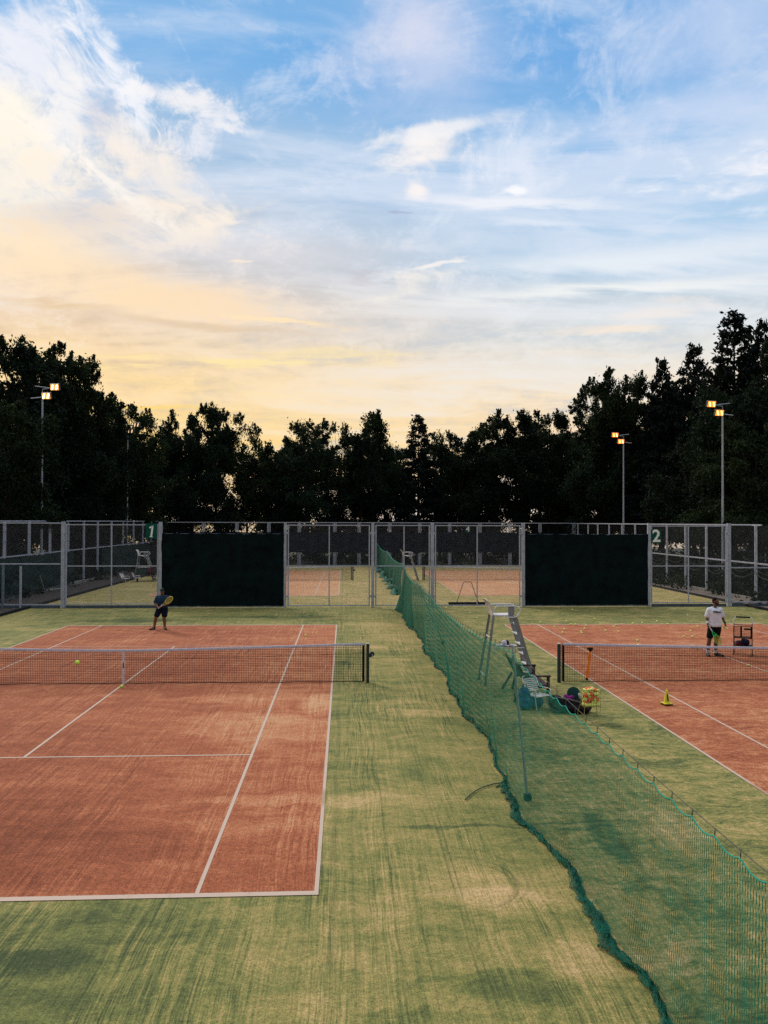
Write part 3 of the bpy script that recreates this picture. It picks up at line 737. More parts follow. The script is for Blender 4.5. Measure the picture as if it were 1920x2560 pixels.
# ------------------------------------------------------------------ umpire chairs
white_p = mat('white_painted_steel', (.66, .66, .66), .5, 0, .1, 6)
grey_p = mat('grey_ladder_steel', (.21, .215, .225), .5, .1, .2, 5)
worn_w = mat('worn_white_plywood', (.60, .52, .46), .7, 0, .3, 7)
def umpire_chair(loc, rz, label, extras=True):
    t = thing('umpire_chair', label, 'umpire chair', loc, rz, 'umpire chairs')
    for s in (-1, 1):
        y = s*.38
        b = MB(); b.beam((-.60, y*1.08, 0), (-.34, y*.62, 1.80), .035, .06); b.build('leg', grey_p, t)
        b = MB(); b.beam((.76, y*.75, 0), (.22, y*.62, 1.80), .035, .12); b.build('ladder_side', grey_p, t)
    b = MB()
    for z in (.22, 1.22):
        k = z/1.8; x = -.60+.26*k; b.tube([(x, -.38*(1.08-.46*k), z), (x, .38*(1.08-.46*k), z)], .014, 6)
    for z in (.95,): b.tube([(-.44, -.30, z), (.48, -.27, z)], .014, 6); b.tube([(-.44, .30, z), (.48, .27, z)], .014, 6)
    b.build('brace', white_p, t)
    for k in range(6):
        z = .22+.27*k; x = .76-.54*z/1.8
        b = MB(); b.box((x-.03, 0, z), (.13, .50, .03), (0, R(6), 0), bev=.005); b.build('step', white_p, t)
    b = MB(); b.box((.02, -.02, .98), (.50, .50, .02), bev=.005)
    for k in range(5): b.box((-.24+.12*k, -.02, .995), (.03, .52, .012))
    b.build('tray', mat('grey_brown_tray', (.28, .25, .24), .7), t)
    b = MB(); b.box((-.07, 0, 1.80), (.52, .50, .035), bev=.01); b.build('seat', mat('white_seat_board', (.58, .56, .60), .6, 0, .1), t)
    b = MB()
    n = 10; vs = []
    prof = [(-.33, 1.78), (-.345, 1.90), (-.385, 2.05), (-.44, 2.17), (-.50, 2.22)]
    vs = []
    for (x, z) in prof:
        for y in (-.25, -.2, .2, .25): vs.append((x-.012*(abs(y) > .22), y, z-.02*(abs(y) > .22)*(z > 2.1)))
    m_ = len(vs); vs += [(x-.022, y, z-.004) for (x, y, z) in vs]
    fs = [(i*4+j, i*4+j+1, (i+1)*4+j+1, (i+1)*4+j) for i in range(4) for j in range(3)]
    fs += [tuple(m_+q for q in reversed(f)) for f in fs]
    bd = [(0, 4), (4, 8), (8, 12), (12, 16), (16, 17), (17, 18), (18, 19), (19, 15), (15, 11), (11, 7), (7, 3), (3, 2), (2, 1), (1, 0)]
    fs += [(a_, c2, c2+m_, a_+m_) for a_, c2 in bd]
    b.add(vs, fs); b.build('backrest', worn_w, t)
    for s in (-1, 1):
        y = s*.29
        b = MB(); b.tube([(-.34, y, 1.90), (-.30, y, 2.02), (-.26, y, 2.055), (.24, y, 2.055), (.32, y, 2.03), (.37, y, 1.96), (.36, y, 1.90), (.27, y, 1.78), (.22, y, 1.76), (-.10, y, 1.76)], .016, 8); b.build('armrest', white_p, t)
    b = MB(); b.box((.13, -.27, 1.93), (.17, .02, .22), bev=.004); b.box((.13, -.275, 1.72), (.10, .02, .2)); b.build('side_plate', mat('grey_plate', (.22, .22, .25), .5), t)
    for s in (-1, 1):
        b = MB(); b.box((-.60, s*.41, .015), (.07, .06, .03)); b.build('foot', black_cord, t)
    return t
uc = umpire_chair((4.28, 21.05, 0), R(2), 'white and grey umpire chair standing beside the green divider net on the near courts')
copy_tree(uc, (4.62, 57.6, 0), R(0), 'distant umpire chair beyond the gate by the far green divider net')
copy_tree(uc, (-14.35, 57.6, 0), R(0), 'distant umpire chair behind the gate with the number 1 sign')
# cap left on the tray
t = thing('cap', 'white and navy cap lying on the tray of the near umpire chair', 'cap', (4.29, 20.98, 1.00), R(15))
b = MB(); b.sphere((0, 0, .035), .095, 3, (1.0, .85, 1.05)); o = b.build('crown', mat('white_navy_cap', (.62, .62, .72), .8), t)
b = MB(); b.sphere((.045, -.005, .035), .093, 3, (.75, .9, 1.03)); b.build('back_panel', mat('navy_cloth', (.01, .012, .04), .8), t)
b = MB(); b.sphere((-.12, 0, .008), .075, 2, (1.0, .95, .12)); b.build('peak', mat('white_cloth', (.6, .6, .66), .8), t)
t = thing('cloth', 'thin white cloth spread on the umpire chair tray under the cap', 'cloth', (4.38, 20.90, .992), 0)
sheet('cloth', mat('white_towel', (.5, .48, .5), .9), lambda i, j: (-.16+.045*i, -.16+.05*j, .014+.008*math.sin(i*1.9+j*1.3)), 8, 6, None, t)

# ------------------------------------------------------------------ bench, garden chair, bags
bench_m = mat('dark_brown_bench_wood', (.045, .030, .028), .65, 0, .3, 12)
bench_g = mat('dark_green_bench_wood', (.008, .030, .026), .65, 0, .3, 12)
def bench(loc, rz, label):
    t = thing('bench', label, 'bench', loc, rz, 'benches')
    b = MB()
    for k in range(5): b.box((.13+.105*k, 0, .44-.006*k), (.085, 1.86, .03), bev=.006)
    b.build('seat', bench_m, t)
    b = MB()
    for k in range(5): b.box((.04-.052*k, 0, .53+.098*k), (.028, 1.9, .096), (0, R(-28), 0), bev=.006)
    b.build('backrest', bench_g, t)
    for s in (-1, 1):
        y = s*.84
        b = MB(); b.beam((-.02, y, 0), (.10, y, .45), .07, .06); b.beam((.09, y, .40), (-.20, y, .98), .07, .05); b.beam((-.30, y, .0), (-.02, y, .46), .07, .05); b.build('rear_leg', bench_g, t)
        b = MB(); b.box((.57, y, .32), (.075, .06, .64), bev=.006); b.build('front_leg', bench_m, t)
        b = MB(); b.box((.30, y, .655), (.66, .10, .04), bev=.008); b.build('armrest', bench_m, t)
        b = MB(); b.box((.32, y, .38), (.46, .04, .07)); b.build('side_rail', bench_m, t)
    return t
bn = bench((4.33, 19.45, 0), R(0), 'dark slatted wooden bench under the near umpire chair, behind the divider net')
bn.scale = (.95, .86, .92)
chair_w = mat('white_chair_tube', (.62, .60, .60), .45, 0, .08)
def garden_chair(loc, rz, label):
    t = thing('garden_chair', label, 'chair', loc, rz, 'white garden chairs')
    b = MB()
    n = 12
    for k in range(8):
        b.box((0, -.22+.056*k, .43+.006*math.sin(k)), (.42, .046, .014), bev=.004)
    b.build('seat', chair_w, t)
    b = MB()
    for k in range(7): b.box((0, .235+.024*k, .52+.058*k), (.42, .012, .042), (R(-22), 0, 0), bev=.003)
    b.build('backrest', chair_w, t)
    for s in (-1, 1):
        x = s*.235
        b = MB(); b.tube([(x, -.26, 0), (x, -.20, .42), (x, -.23, .60), (x, -.18, .645), (x, .22, .63), (x*.97, .26, .66), (x*.97, .36, .88), (x*.8, .40, .95), (x*.5, .41, .97)], .013, 8); b.build('arm_frame', chair_w, t)
        b = MB(); b.tube([(x, .34, 0), (x, .05, .42), (x, -.20, .44)], .012, 7); b.build('rear_leg', chair_w, t)
    b = MB(); b.tube([(-.235, -.235, .425), (-.19, -.26, .43), (.19, -.26, .43), (.235, -.235, .425)], .014, 7); b.tube([(-.235, .27, .10), (.235, .27, .10)], .009, 6); b.build('cross_bar', chair_w, t)
    return t
gc = garden_chair((4.47, 18.12, 0), R(26), 'white tubular garden chair in front of the bench, seen through the green net')
gc.scale = (.90, .84, .70)
copy_tree(gc, (-15.1, 55.5, 0), R(70), 'left of two distant white chairs behind the left gate')
copy_tree(gc, (-14.45, 56.1, 0), R(95), 'right of two distant white chairs behind the left gate, next to the dark bench')
fb = copy_tree(bn, (-13.9, 57.0, 0), R(-80), 'distant dark bench with bags on it behind the left gate')
blue_m = mat('blue_nylon', (.006, .060, .19), .6, 0, .35, 12, .4)
black_m = mat('black_nylon', (.005, .005, .008), .6, 0, .4, 12, .4)
t = thing('backpack', 'blue backpack on the turf between the bench and the white garden chair', 'backpack', (4.14, 17.98, 0), R(10))
organic('body', [('c', (-.09, .02, .10), .085, (-.07, .04, .36), .075), ('c', (.09, .02, .10), .085, (.07, .04, .36), .075), ('c', (-.05, .05, .44), .055, (.05, .05, .44), .055), ('c', (-.08, -.06, .09), .07, (.08, -.06, .09), .07), ('c', (-.07, -.06, .20), .05, (.07, -.06, .20), .05), ('c', (0, .03, .1), .11, (0, .04, .38), .09)], blue_m, t, .015, 2)
b = MB(); b.tube([(-.06, .02, .50), (-.04, .02, .57), (.04, .02, .57), (.06, .02, .50)], .011, 6); b.tube([(-.12, .10, .46), (-.19, .16, .30), (-.15, .13, .08)], .018, 6); b.build('strap', black_m, t)
t = thing('bag', 'low blue bag beside the blue backpack under the garden chair', 'bag', (4.43, 18.12, 0), R(30))
organic('body', [('e', (0, 0, .13), (.20, .15, .14), None), ('e', (.08, .03, .17), (.12, .11, .11), None)], blue_m, t, .016, 2)
b = MB(); b.tube([(-.1, 0, .25), (-.05, 0, .33), (.06, 0, .34), (.12, 0, .25)], .010, 6); b.build('handle', black_m, t)
# long black racket bag, open, with a purple cloth
bgp = G(1431, 1786)
t = thing('racket_bag', 'big black racket bag lying open on the turf beside the ball basket', 'bag', (bgp.x, bgp.y+.25, 0), R(-14))
organic('body', [('c', (-.32, .04, .16), .15, (.36, -.02, .15), .145), ('c', (-.36, .02, .26), .10, (-.24, .02, .27), .09), ('c', (.20, -.04, .24), .09, (.42, -.03, .20), .08), ('c', (-.3, -.13, .09), .085, (.36, -.15, .09), .085), ('c', (-.38, .10, .09), .08, (.4, .10, .09), .08)], black_m, t, .02, 3)
b = MB()
pts = [(.10+.15*math.cos(a_), .03+.04*math.sin(a_), .50+.17*math.sin(a_)) for a_ in np.linspace(0, 2*PI, 22)]
b.sphere((.10, .08, .40), 1, 3, (.15, .02, .15), Euler((R(-15), R(28), 0)).to_matrix()); b.build('open_flap', mat('dark_teal_cloth', (.01, .05, .045), .7), t)
b = MB(); b.tube([(-.40, -.10, .26), (-.30, -.21, .36), (.0, -.25, .33), (.26, -.20, .26)], .014, 6); b.tube([(-.46, -.02, .3), (-.50, -.14, .22), (-.40, -.2, .08), (-.2, -.24, .04)], .012, 6); b.build('strap', mat('grey_strap', (.12, .13, .15), .7), t)
t2 = thing('towel', 'crumpled purple cloth stuffed in the open black racket bag', 'cloth', (bgp.x-.02, bgp.y+.20, .31))
organic('towel', [('e', (0, 0, 0), (.11, .08, .06), (0, R(20), 0)), ('e', (.06, -.03, .03), (.05, .05, .05), None), ('e', (-.07, .02, .03), (.06, .05, .06), None)], mat('purple_cloth', (.16, .012, .14), .8), t2, .012, 1)
t2 = thing('towel', 'small white cloth on the right end of the black racket bag', 'cloth', (bgp.x+.22, bgp.y+.12, .36))
organic('towel', [('e', (0, 0, 0), (.035, .05, .10), (0, R(-25), 0)), ('e', (.04, -.02, -.08), (.03, .04, .05), None)], mat('white_cloth2', (.5, .5, .5), .8), t2, .010, 1)
# things on the distant bench
t2 = thing('bag', 'dark red jacket heaped on the distant bench behind the left gate', 'bag', (-13.75, 57.0, .47))
organic('body', [('e', (0, 0, .2), (.30, .2, .22), None), ('e', (.1, 0, .4), (.16, .13, .16), None)], mat('dark_red_cloth', (.06, .010, .016), .8), t2, .03, 1)
t2 = thing('bag', 'black bag at the right end of the distant bench behind the left gate', 'bag', (-12.95, 57.1, .45))
organic('body', [('e', (0, 0, .15), (.34, .2, .16), (0, R(10), 0))], black_m, t2, .03, 1)
t2 = thing('bag', 'dark green bag at the left end of the distant bench behind the left gate', 'bag', (-14.5, 57.1, .46))
organic('body', [('e', (0, 0, .17), (.26, .18, .18), None)], mat('dark_green_cloth', (.006, .04, .024), .8), t2, .03, 1)

# ------------------------------------------------------------------ wire ball basket full of balls
wire_y = mat('yellow_wire', (.26, .20, .04), .5)
bx, by = 5.43, 16.95
cz = D(1476, 1764, by).z
c0 = D(1476, 1743, by); bx = c0.x
bw, bd_, bh = .36, .26, .36; z0 = cz
t = thing('ball_basket', 'yellow wire basket on thin legs, heaped with yellow and orange balls', 'ball basket', (bx, by, 0), R(4))
b = MB()
for z in (z0, z0+bh*.5, z0+bh):
    b.tube([(-bw/2, -bd_/2, z), (bw/2, -bd_/2, z), (bw/2, bd_/2, z), (-bw/2, bd_/2, z)], .0045 if z < z0+bh else .006, 5, closed=True)
for k in range(8):
    x = -bw/2+bw*k/7
    b.tube([(x, -bd_/2, z0+bh), (x, -bd_/2, z0), (x, bd_/2, z0), (x, bd_/2, z0+bh)], .0022, 4)
for k in range(1, 5):
    y = -bd_/2+bd_*k/5
    b.tube([(-bw/2, y, z0+bh), (-bw/2, y, z0), (bw/2, y, z0), (bw/2, y, z0+bh)], .003, 4)
b.build('wire_basket', wire_y, t)
for (x, y, fx_, fy_) in ((-bw/2, -bd_/2, -.30, -.35), (bw/2, -bd_/2, .02, -.48), (-bw/2, bd_/2, -.2, .3), (bw/2, bd_/2, .28, .3)):
    b = MB(); b.tube([(x, y, z0+.10), (x, y, z0), (x+(fx_-x)*.9 if fx_ < x else fx_, fy_ if abs(fy_) < .4 else -.38, 0.006)], .006, 6); b.build('leg', wire_y, t)
b = MB(); b.tube([(-.30, -.34, .01), (.15, -.38, .01)], .005, 5); b.tube([(-bw/2-.03, 0, z0+bh), (-bw/2-.06, 0, z0+bh+.05)], .006, 5); b.build('handle', wire_y, t)
def ballmesh(name, m):
    bb_ = MB(); bb_.sphere((0, 0, 0), .0335, 3)
    me = bb_.mesh(name); me.materials.append(m)
    return me
# felt balls with a pale seam
def felt(name, c0_, c1_):
    m, nt, b_ = newmat(name)
    o_ = nt.node('ShaderNodeTexCoord').outputs['Object']; x, y, z = nt.sep(o_)
    r2 = nt.m('MULTIPLY', x, 1/.0335); s2 = nt.m('MULTIPLY', y, 1/.0335); q2 = nt.m('MULTIPLY', z, 1/.0335)
    f_ = nt.m('ABSOLUTE', nt.m('SUBTRACT', nt.m('MULTIPLY', nt.m('SUBTRACT', nt.m('MULTIPLY', r2, r2), nt.m('MULTIPLY', s2, s2)), 1.0), nt.m('MULTIPLY', q2, .9)))
    n_ = nt.noise(o_, 300, 3)
    col = nt.mix(nt.sm(n_, .3, .7), tuple(c*.8 for c in c0_), tuple(min(1, c*1.2) for c in c0_))
    nt.put(b_.inputs['Base Color'], nt.mix(nt.sm(f_, .12, .06), col, c1_)); b_.inputs['Roughness'].default_value = 1
    b_.inputs['Sheen Weight'].default_value = .3
    return m
fy_m = felt('yellow_felt', (.72, .80, .20), (.6, .62, .5)); fo_m = felt('orange_felt', (.90, .14, .04), (.6, .5, .4)); fl_m = felt('lime_felt', (.55, .95, .05), (.5, .8, .3))
ME = {'y': ballmesh('tennis_ball', fy_m), 'o': ballmesh('tennis_ball', fo_m), 'l': ballmesh('tennis_ball', fl_m)}
rng = random.Random(5)
def ball(p, col, label, group=None, s=1.0):
    o = bpy.data.objects.new('tennis_ball', ME[col]); C.objects.link(o); o.location = p
    o.rotation_euler = (rng.uniform(0, 6), rng.uniform(0, 6), rng.uniform(0, 6)); o.scale = (s, s, s)
    return tag(o, label, 'tennis ball', group)
cr, sr = math.cos(R(4)), math.sin(R(4))
for lay in range(6):
    for i in range(5):
        for j in range(3):
            x = -bw/2+.042+(bw-.084)*(i+.25*(lay % 2))/4.25+rng.uniform(-.012, .012); y = -bd_/2+.035+(bd_-.09)*(j+.3*(lay % 2))/2.3
            z = z0+.036+lay*.058+rng.uniform(-.008, .008)+(.02*(2-abs(i-2))*(lay == 5))
            if lay == 5 and (i+j+rng.randint(0, 2)) % 3 == 0: continue
            col = 'o' if rng.random() < (.45 if lay > 3 or i == 0 else .30) else 'y'
            ball((bx+x*cr-y*sr, by+x*sr+y*cr, z), col, 'orange ball in the heaped yellow wire basket' if col == 'o' else 'yellow ball in the heaped yellow wire basket', 'balls in the wire basket', 1.13)
# loose balls on the ground
right_pts = [(1115, 1519.5), (1175, 1532), (1192, 1545), (1096, 1561), (1430.6, 1524), (1351, 1555.6), (1416, 1553), (1427.7, 1560.5), (1438, 1561), (1387, 1566.5), (1410.3, 1573), (1452.5, 1578.5),
 (1487, 1547), (1582, 1558), (1606, 1557), (1642.5, 1553), (1669, 1560), (1500, 1561.5), (1540, 1562), (1534, 1566), (1464.6, 1564), (1462, 1571), (1514, 1576), (1546.5, 1578.5), (1454.5, 1582), (1718.6, 1538), (1744, 1565.5), (1726, 1577), (1709, 1591), (1731, 1591), (1593.6, 1600.5), (1596, 1612), (1741.5, 1621), (1407, 1581)]
for i, (px, py) in enumerate(right_pts):
    g_ = G(px, py, .04); 
    if i in (0, 1, 2): lab = ['farthest of three balls left of the umpire chair by the gate foot', 'middle of three balls left of the umpire chair', 'nearest of three balls left of the umpire chair'][i]; gr = None
    elif i == 3: lab, gr = 'single pale ball seen through the green divider net', None
    elif i == 4: lab, gr = 'ball lying at the foot of the right black board', None
    elif i == 25: lab, gr = 'lone ball on the turf near the fence left of the coach', None
    elif i == 26: lab, gr = 'ball on the far baseline just left of the coach', None
    elif i == 32: lab, gr = 'ball half hidden behind the top band of the right net', None
    else: lab, gr = 'pale yellow ball scattered around the far baseline of the right court', 'balls scattered at the far end of the right court'
    ball((g_.x, g_.y, .0375), 'y', lab, gr, 1.25)
g_ = G(1872.4, 1663, .04); ball((g_.x, g_.y, .0375), 'y', 'ball seen through the right net, in front of the ball cart')
g_ = G(1867, 1616, .04)
g_ = G(764, 1588, .04); ball((g_.x, g_.y, .0375), 'l', 'bright ball on the left court near the far right singles line', None, 1.2)
g_ = G(305, 1715, .0375); ball((g_.x, g_.y-.05, .0375), 'l', 'lime ball at the foot of the white strap of the left net', None, 1.15)
p = D(193, 1656, 12.5); ball(p, 'l', 'lime ball in flight in front of the left net')

# ------------------------------------------------------------------ cone
g_ = G(1667, 1763)
t = thing('traffic_cone', 'small yellow marker cone with a black mark on the right court', 'cone', (g_.x, g_.y, .008), R(8))
yel = mat('yellow_plastic', (.62, .56, .02), .5, 0, .1)
b = MB(); b.box((0, 0, .045), (.215, .215, .022), bev=.01); b.build('base', yel, t)
b = MB(); b.box((0, 0, .017), (.19, .19, .034)); b.build('shadow_block', mat('painted_shadow_brown', (.05, .025, .015), .8), t)  # dark block standing in for the shadow under the cone base
b = MB(); b.lathe([(.078, .055), (.070, .075), (.030, .325), (.026, .345), (.018, .348)], n=20); cn = b.build('body', yel, t)
b = MB(); b.beam((-.008, -.072, .115), (-.008, -.043, .255), .026, .006); b.beam((-.008, -.077, .105), (-.008, -.070, .12), .04, .006); b.build('printed_mark', black_cord, cn)

# ------------------------------------------------------------------ ball cart
g_ = G(1860, 1638)
t = thing('ball_cart', 'wire ball cart on small wheels behind the right net, beside the coach', 'ball cart', (g_.x+.02, g_.y+.1, 0), R(-28))
frame_m = mat('dark_cart_tube', (.010, .010, .012), .5)
b = MB()
hw_, hd_ = .27, .22
for sx in (-1, 1):
    for sy_ in (-1, 1):
        b.tube([(sx*hw_, sy_*hd_, .10), (sx*hw_, sy_*hd_, .98 if sy_ > 0 else .94)], .014, 7)
for z in (.30, .56, .94): b.tube([(-hw_, -hd_, z), (hw_, -hd_, z), (hw_, hd_, z), (-hw_, hd_, z)], .010, 6, closed=True)
b.build('frame', frame_m, t)
b = MB(); b.tube([(-hw_, hd_, .98), (-hw_-.02, hd_, 1.08), (-hw_+.06, hd_, 1.19)], .017, 8); b.tube([(hw_, hd_, .98), (hw_+.02, hd_, 1.08), (hw_-.06, hd_, 1.19)], .017, 8); h = b.build('handle', mat('white_cart_tube', (.6, .6, .6), .4), t)
b = MB(); b.tube([(-hw_+.055, hd_, 1.19), (hw_-.055, hd_, 1.19)], .023, 8); b.build('grip', black_cord, h)
wire_m = netmat('dark_wire_grid', (.012, .012, .014), .045, .045, .007, .007)
bk = None
b = MB()
def wirewall(b, p, q, z0, z1, nx, nz):
    p, q = Vector(p), Vector(q)
    for i in range(nx+1):
        a_ = p.lerp(q, i/nx); b.tube([(a_.x, a_.y, z0), (a_.x, a_.y, z1)], .0036, 4)
    for j in range(nz+1):
        z = z0+(z1-z0)*j/nz; b.tube([(p.x, p.y, z), (q.x, q.y, z)], .0036, 4)
cs = [(-hw_, -hd_), (hw_, -hd_), (hw_, hd_), (-hw_, hd_)]
for k in range(4):
    p, q = cs[k], cs[(k+1) % 4]
    wirewall(b, (*p, 0), (*q, 0), .56, .94, 9, 7)
for i in range(10):
    x = -hw_+2*hw_*i/9; b.tube([(x, -hd_, .565), (x, hd_, .565)], .0036, 4)
    y = -hd_+2*hd_*i/9; b.tube([(-hw_, y, .565), (hw_, y, .565)], .0036, 4)
b.build('wire_basket', frame_m, t)
b = MB(); wirewall(b, (hw_, -hd_, 0), (hw_, hd_, 0), .30, .56, 8, 5); wirewall(b, (-hw_*.1, hd_, 0), (hw_, hd_, 0), .30, .56, 7, 5); b.build('side_wires', mat('grey_wire', (.15, .15, .15), .5), t)
b = MB(); b.box((-.05, -hd_-.012, .76), (.05, .02, .36)); b.box((hw_-.02, -hd_-.012, .76), (.05, .02, .36)); b.box((.13, -hd_-.015, .86), (.2, .02, .05)); b.build('straps', black_cord, t)
b = MB(); b.box((0, 0, .30), (2*hw_-.03, 2*hd_-.03, .014)); b.build('tray', frame_m, t)
for sx in (-1, 1):
    for sy_ in (-1, 1):
        b = MB(); x, y = sx*hw_, sy_*hd_
        b.tube([(x-.016, y, .055), (x+.016, y, .055)], .055, 14); w_ = b.build('wheel', black_cord, t)
        b = MB(); b.tube([(x-.019, y, .055), (x+.019, y, .055)], .020, 8); b.build('hub', galv, w_)
t2 = thing('bag', 'small red and dark bag on the lower tray of the ball cart', 'bag', (g_.x+.0, g_.y+.1, .31), R(-28))
organic('body', [('e', (-.08, 0, .07), (.16, .13, .08), None), ('e', (.11, 0, .10), (.11, .12, .11), None), ('e', (.04, 0, .14), (.07, .08, .10), (0, R(-30), 0))], mat('navy_nylon', (.012, .008, .03), .6), t2, .012, 1)
b = MB(); b.sphere((-.10, -.07, .05), .09, 2, (1.5, .7, .5)); b.build('red_pocket', mat('red_nylon', (.22, .01, .012), .6), t2)

# ------------------------------------------------------------------ drag brush beyond the gate
p0, p1 = G(1125, 1513, .05), G(1221, 1514, .05)
t = thing('drag_brush', 'court drag brush with a tall bent handle standing behind the gate below sign 4', 'court brush', ((p0.x+p1.x)/2, 40.6, 0))
hl = (p1.x-p0.x)/2
b = MB(); b.box((0, 0, .10), (2*hl, .12, .08), bev=.01); b.build('head', black_cord, t)
b = MB()
for k in range(46): b.box((-hl+.03+(2*hl-.06)*k/45, 0, .035), (.034, .09, .07), (0, R(rng.uniform(-8, 8)), 0))
b.build('bristles', mat('dark_bristle', (.02, .018, .016), .95), t)
b = MB(); b.tube([(-hl*.55, 0, .12), (-hl*.18, .15, 1.10), (-hl*.12, .16, 1.17), (hl*.22, .16, 1.17), (hl*.28, .15, 1.10), (hl*.62, 0, .12)], .018, 7); b.build('handle', mat('dark_handle_tube', (.05, .05, .055), .5), t)

# ------------------------------------------------------------------ rackets
def racket(label, loc, direction, facing, frame_c, string_c, grip_c):
    d = Vector(direction).normalized(); f_ = Vector(facing); f_ = (f_-d*f_.dot(d)).normalized(); s_ = d.cross(f_)
    M = Matrix((s_, d, f_)).transposed().to_4x4(); M.translation = Vector(loc)
    t = thing('racket', label, 'racket'); t.matrix_world = M     # local: y along the handle, z = string normal
    b = MB(); b.tube([(0, -.02, 0), (0, .20, 0)], [.018, .0165], 8); b.build('grip', grip_c, t)
    b = MB(); cx = .52
    pts = [(.132*math.cos(a_), cx+.170*math.sin(a_), 0) for a_ in np.linspace(0, 2*PI, 33)[:-1]]
    b.tube(pts, .0115, 7, closed=True)
    b.tube([(0, .19, 0), (-.02, .24, 0), (-.075, .375, 0)], .011, 6); b.tube([(0, .19, 0), (.02, .24, 0), (.075, .375, 0)], .011, 6)
    b.build('frame', frame_c, t)
    b = MB()
    for k in range(-7, 8):
        x = k*.0165; h = .17*math.sqrt(max(0, 1-(x/.132)**2)); b.tube([(x, cx-h, 0), (x, cx+h, 0)], .0028, 4)
        y = k*.0215; w2 = .132*math.sqrt(max(0, 1-(y/.17)**2)); b.tube([(-w2, cx+y, 0), (w2, cx+y, 0)], .0028, 4)
    b.build('strings', string_c, t)
    return t
grip_w = mat('white_grip', (.66, .66, .66), .7); string_y = mat('yellow_strings', (.42, .33, .03), .6)

# ------------------------------------------------------------------ people (local: x right in the picture, -y towards the camera)
def hand(wrist, d, palm_n, side, curl=1.0):
    """palm + five bent fingers as tapered pieces of the body skin"""
    w = Vector(wrist); d = Vector(d).normalized(); n_ = Vector(palm_n).normalized(); s_ = d.cross(n_).normalized()*side
    pr = [('c', w, .026, w+d*.05, .030), ('c', w+d*.04+s_*.02, .019, w+d*.085+s_*.028, .017), ('c', w+d*.04-s_*.02, .019, w+d*.085-s_*.026, .016)]
    for k, (o_, l_) in enumerate([(.030, .036), (.011, .042), (-.009, .039), (-.028, .030)]):
        a_ = w+d*.088+s_*o_; b1 = a_+(d*.8+n_*.55*curl).normalized()*l_; c1 = b1+(d*.25+n_*1.0*curl).normalized()*l_*.75; e1 = c1+(-d*.5*curl+n_*.8).normalized()*l_*.5
        pr += [('c', a_, .0095, b1, .009), ('c', b1, .009, c1, .0085), ('c', c1, .0085, e1, .0075)]
    a_ = w+d*.025+s_*.030; b1 = a_+(d*.5+s_*.6+n_*.4).normalized()*.038; c1 = b1+(d*.8+n_*.6).normalized()*.032
    pr += [('c', a_, .013, b1, .011), ('c', b1, .011, c1, .009)]
    return pr
def head(c, yaw, skin, r=1.0, pitch=0):
    c = Vector(c); M = Euler((pitch, 0, yaw)).to_matrix()
    q = lambda x, y, z: c+M@Vector((x, y, z))
    e = (pitch, 0, yaw)
    return [('e', q(0, .012, .035), (.076, .095, .090), e), ('e', q(0, -.02, -.035), (.060, .072, .078), e), ('e', q(0, -.045, -.085), (.034, .034, .028), e),
            ('c', q(0, -.088, .005), .010, q(0, -.106, -.030), .0145), ('e', q(-.074, .01, -.01), (.012, .02, .032), e), ('e', q(.074, .01, -.01), (.012, .02, .032), e),
            ('c', q(-.05, -.068, .028), .012, q(.05, -.068, .028), .012), ('c', q(-.022, -.083, -.058), .009, q(.022, -.083, -.058), .009)], q, e
eye_m = mat('dark_eye', (.01, .008, .007), .2); lip_m = mat('lips', (.10, .03, .025), .5)
def face_bits(t, q):
    for s in (-1, 1):
        b = MB(); b.sphere(q(s*.030, -.080, .010), .0095, 2, (1.3, .6, .7)); b.build('eye', eye_m, t)
    b = MB(); b.sphere(q(0, -.091, -.058), .018, 2, (1.3, .45, .33)); b.build('mouth', lip_m, t)

# coach: white T-shirt, black shorts, head turned to the picture's right
gc_ = G(1787, 1640)
t = thing('person', 'man in a white T-shirt and black shorts standing behind the right net, racket hanging down', 'person', (gc_.x, gc_.y, 0))
hd, q, e = head((.03, -.01, 1.745), R(38), skin_d)
Lk, La = (-.19, -.02, .50), (-.225, 0, .10); Rk, Ra = (.045, -.01, .50), (.045, .01, .10)
LH, RH = (-.255, -.05, 1.02), (.325, -.05, 1.02)
body = hd+[('c', (0, 0, 1.55), .062, (.02, -.005, 1.67), .060), ('c', (-.05, 0, 1.02), .125, (.05, 0, 1.02), .125), ('c', (0, 0, 1.1), .130, (0, 0, 1.38), .140), ('c', (-.15, 0, 1.46), .065, (.15, 0, 1.46), .065),
  ('c', (-.10, 0, .92), .100, Lk, .062), ('c', Lk, .060, (Lk[0]-.005, .02, .36), .064), ('c', (Lk[0]-.005, .02, .36), .064, La, .040), ('c', La, .042, (La[0]-.02, -.13, .05), .036),
  ('c', (.085, 0, .92), .100, Rk, .062), ('c', Rk, .060, (Rk[0], .025, .36), .064), ('c', (Rk[0], .025, .36), .064, Ra, .040), ('c', Ra, .042, (Ra[0]+.09, -.10, .05), .036),
  ('c', (-.195, 0, 1.48), .058, (-.245, .02, 1.24), .046), ('c', (-.245, .02, 1.24), .044, LH, .029), ('c', (.195, 0, 1.48), .058, (.265, .02, 1.24), .046), ('c', (.265, .02, 1.24), .044, RH, .029)]
body += hand(LH, (.10, -.12, -1), (.9, -.3, .1), 1) + hand(RH, (.02, -.12, -1), (-.9, -.2, .1), -1)
organic('body', body, skin_d, t, .0065, 2); face_bits(t, q)
tee = mat('white_cotton', (.62, .66, .75), .95, 0, .08, 5, .25)
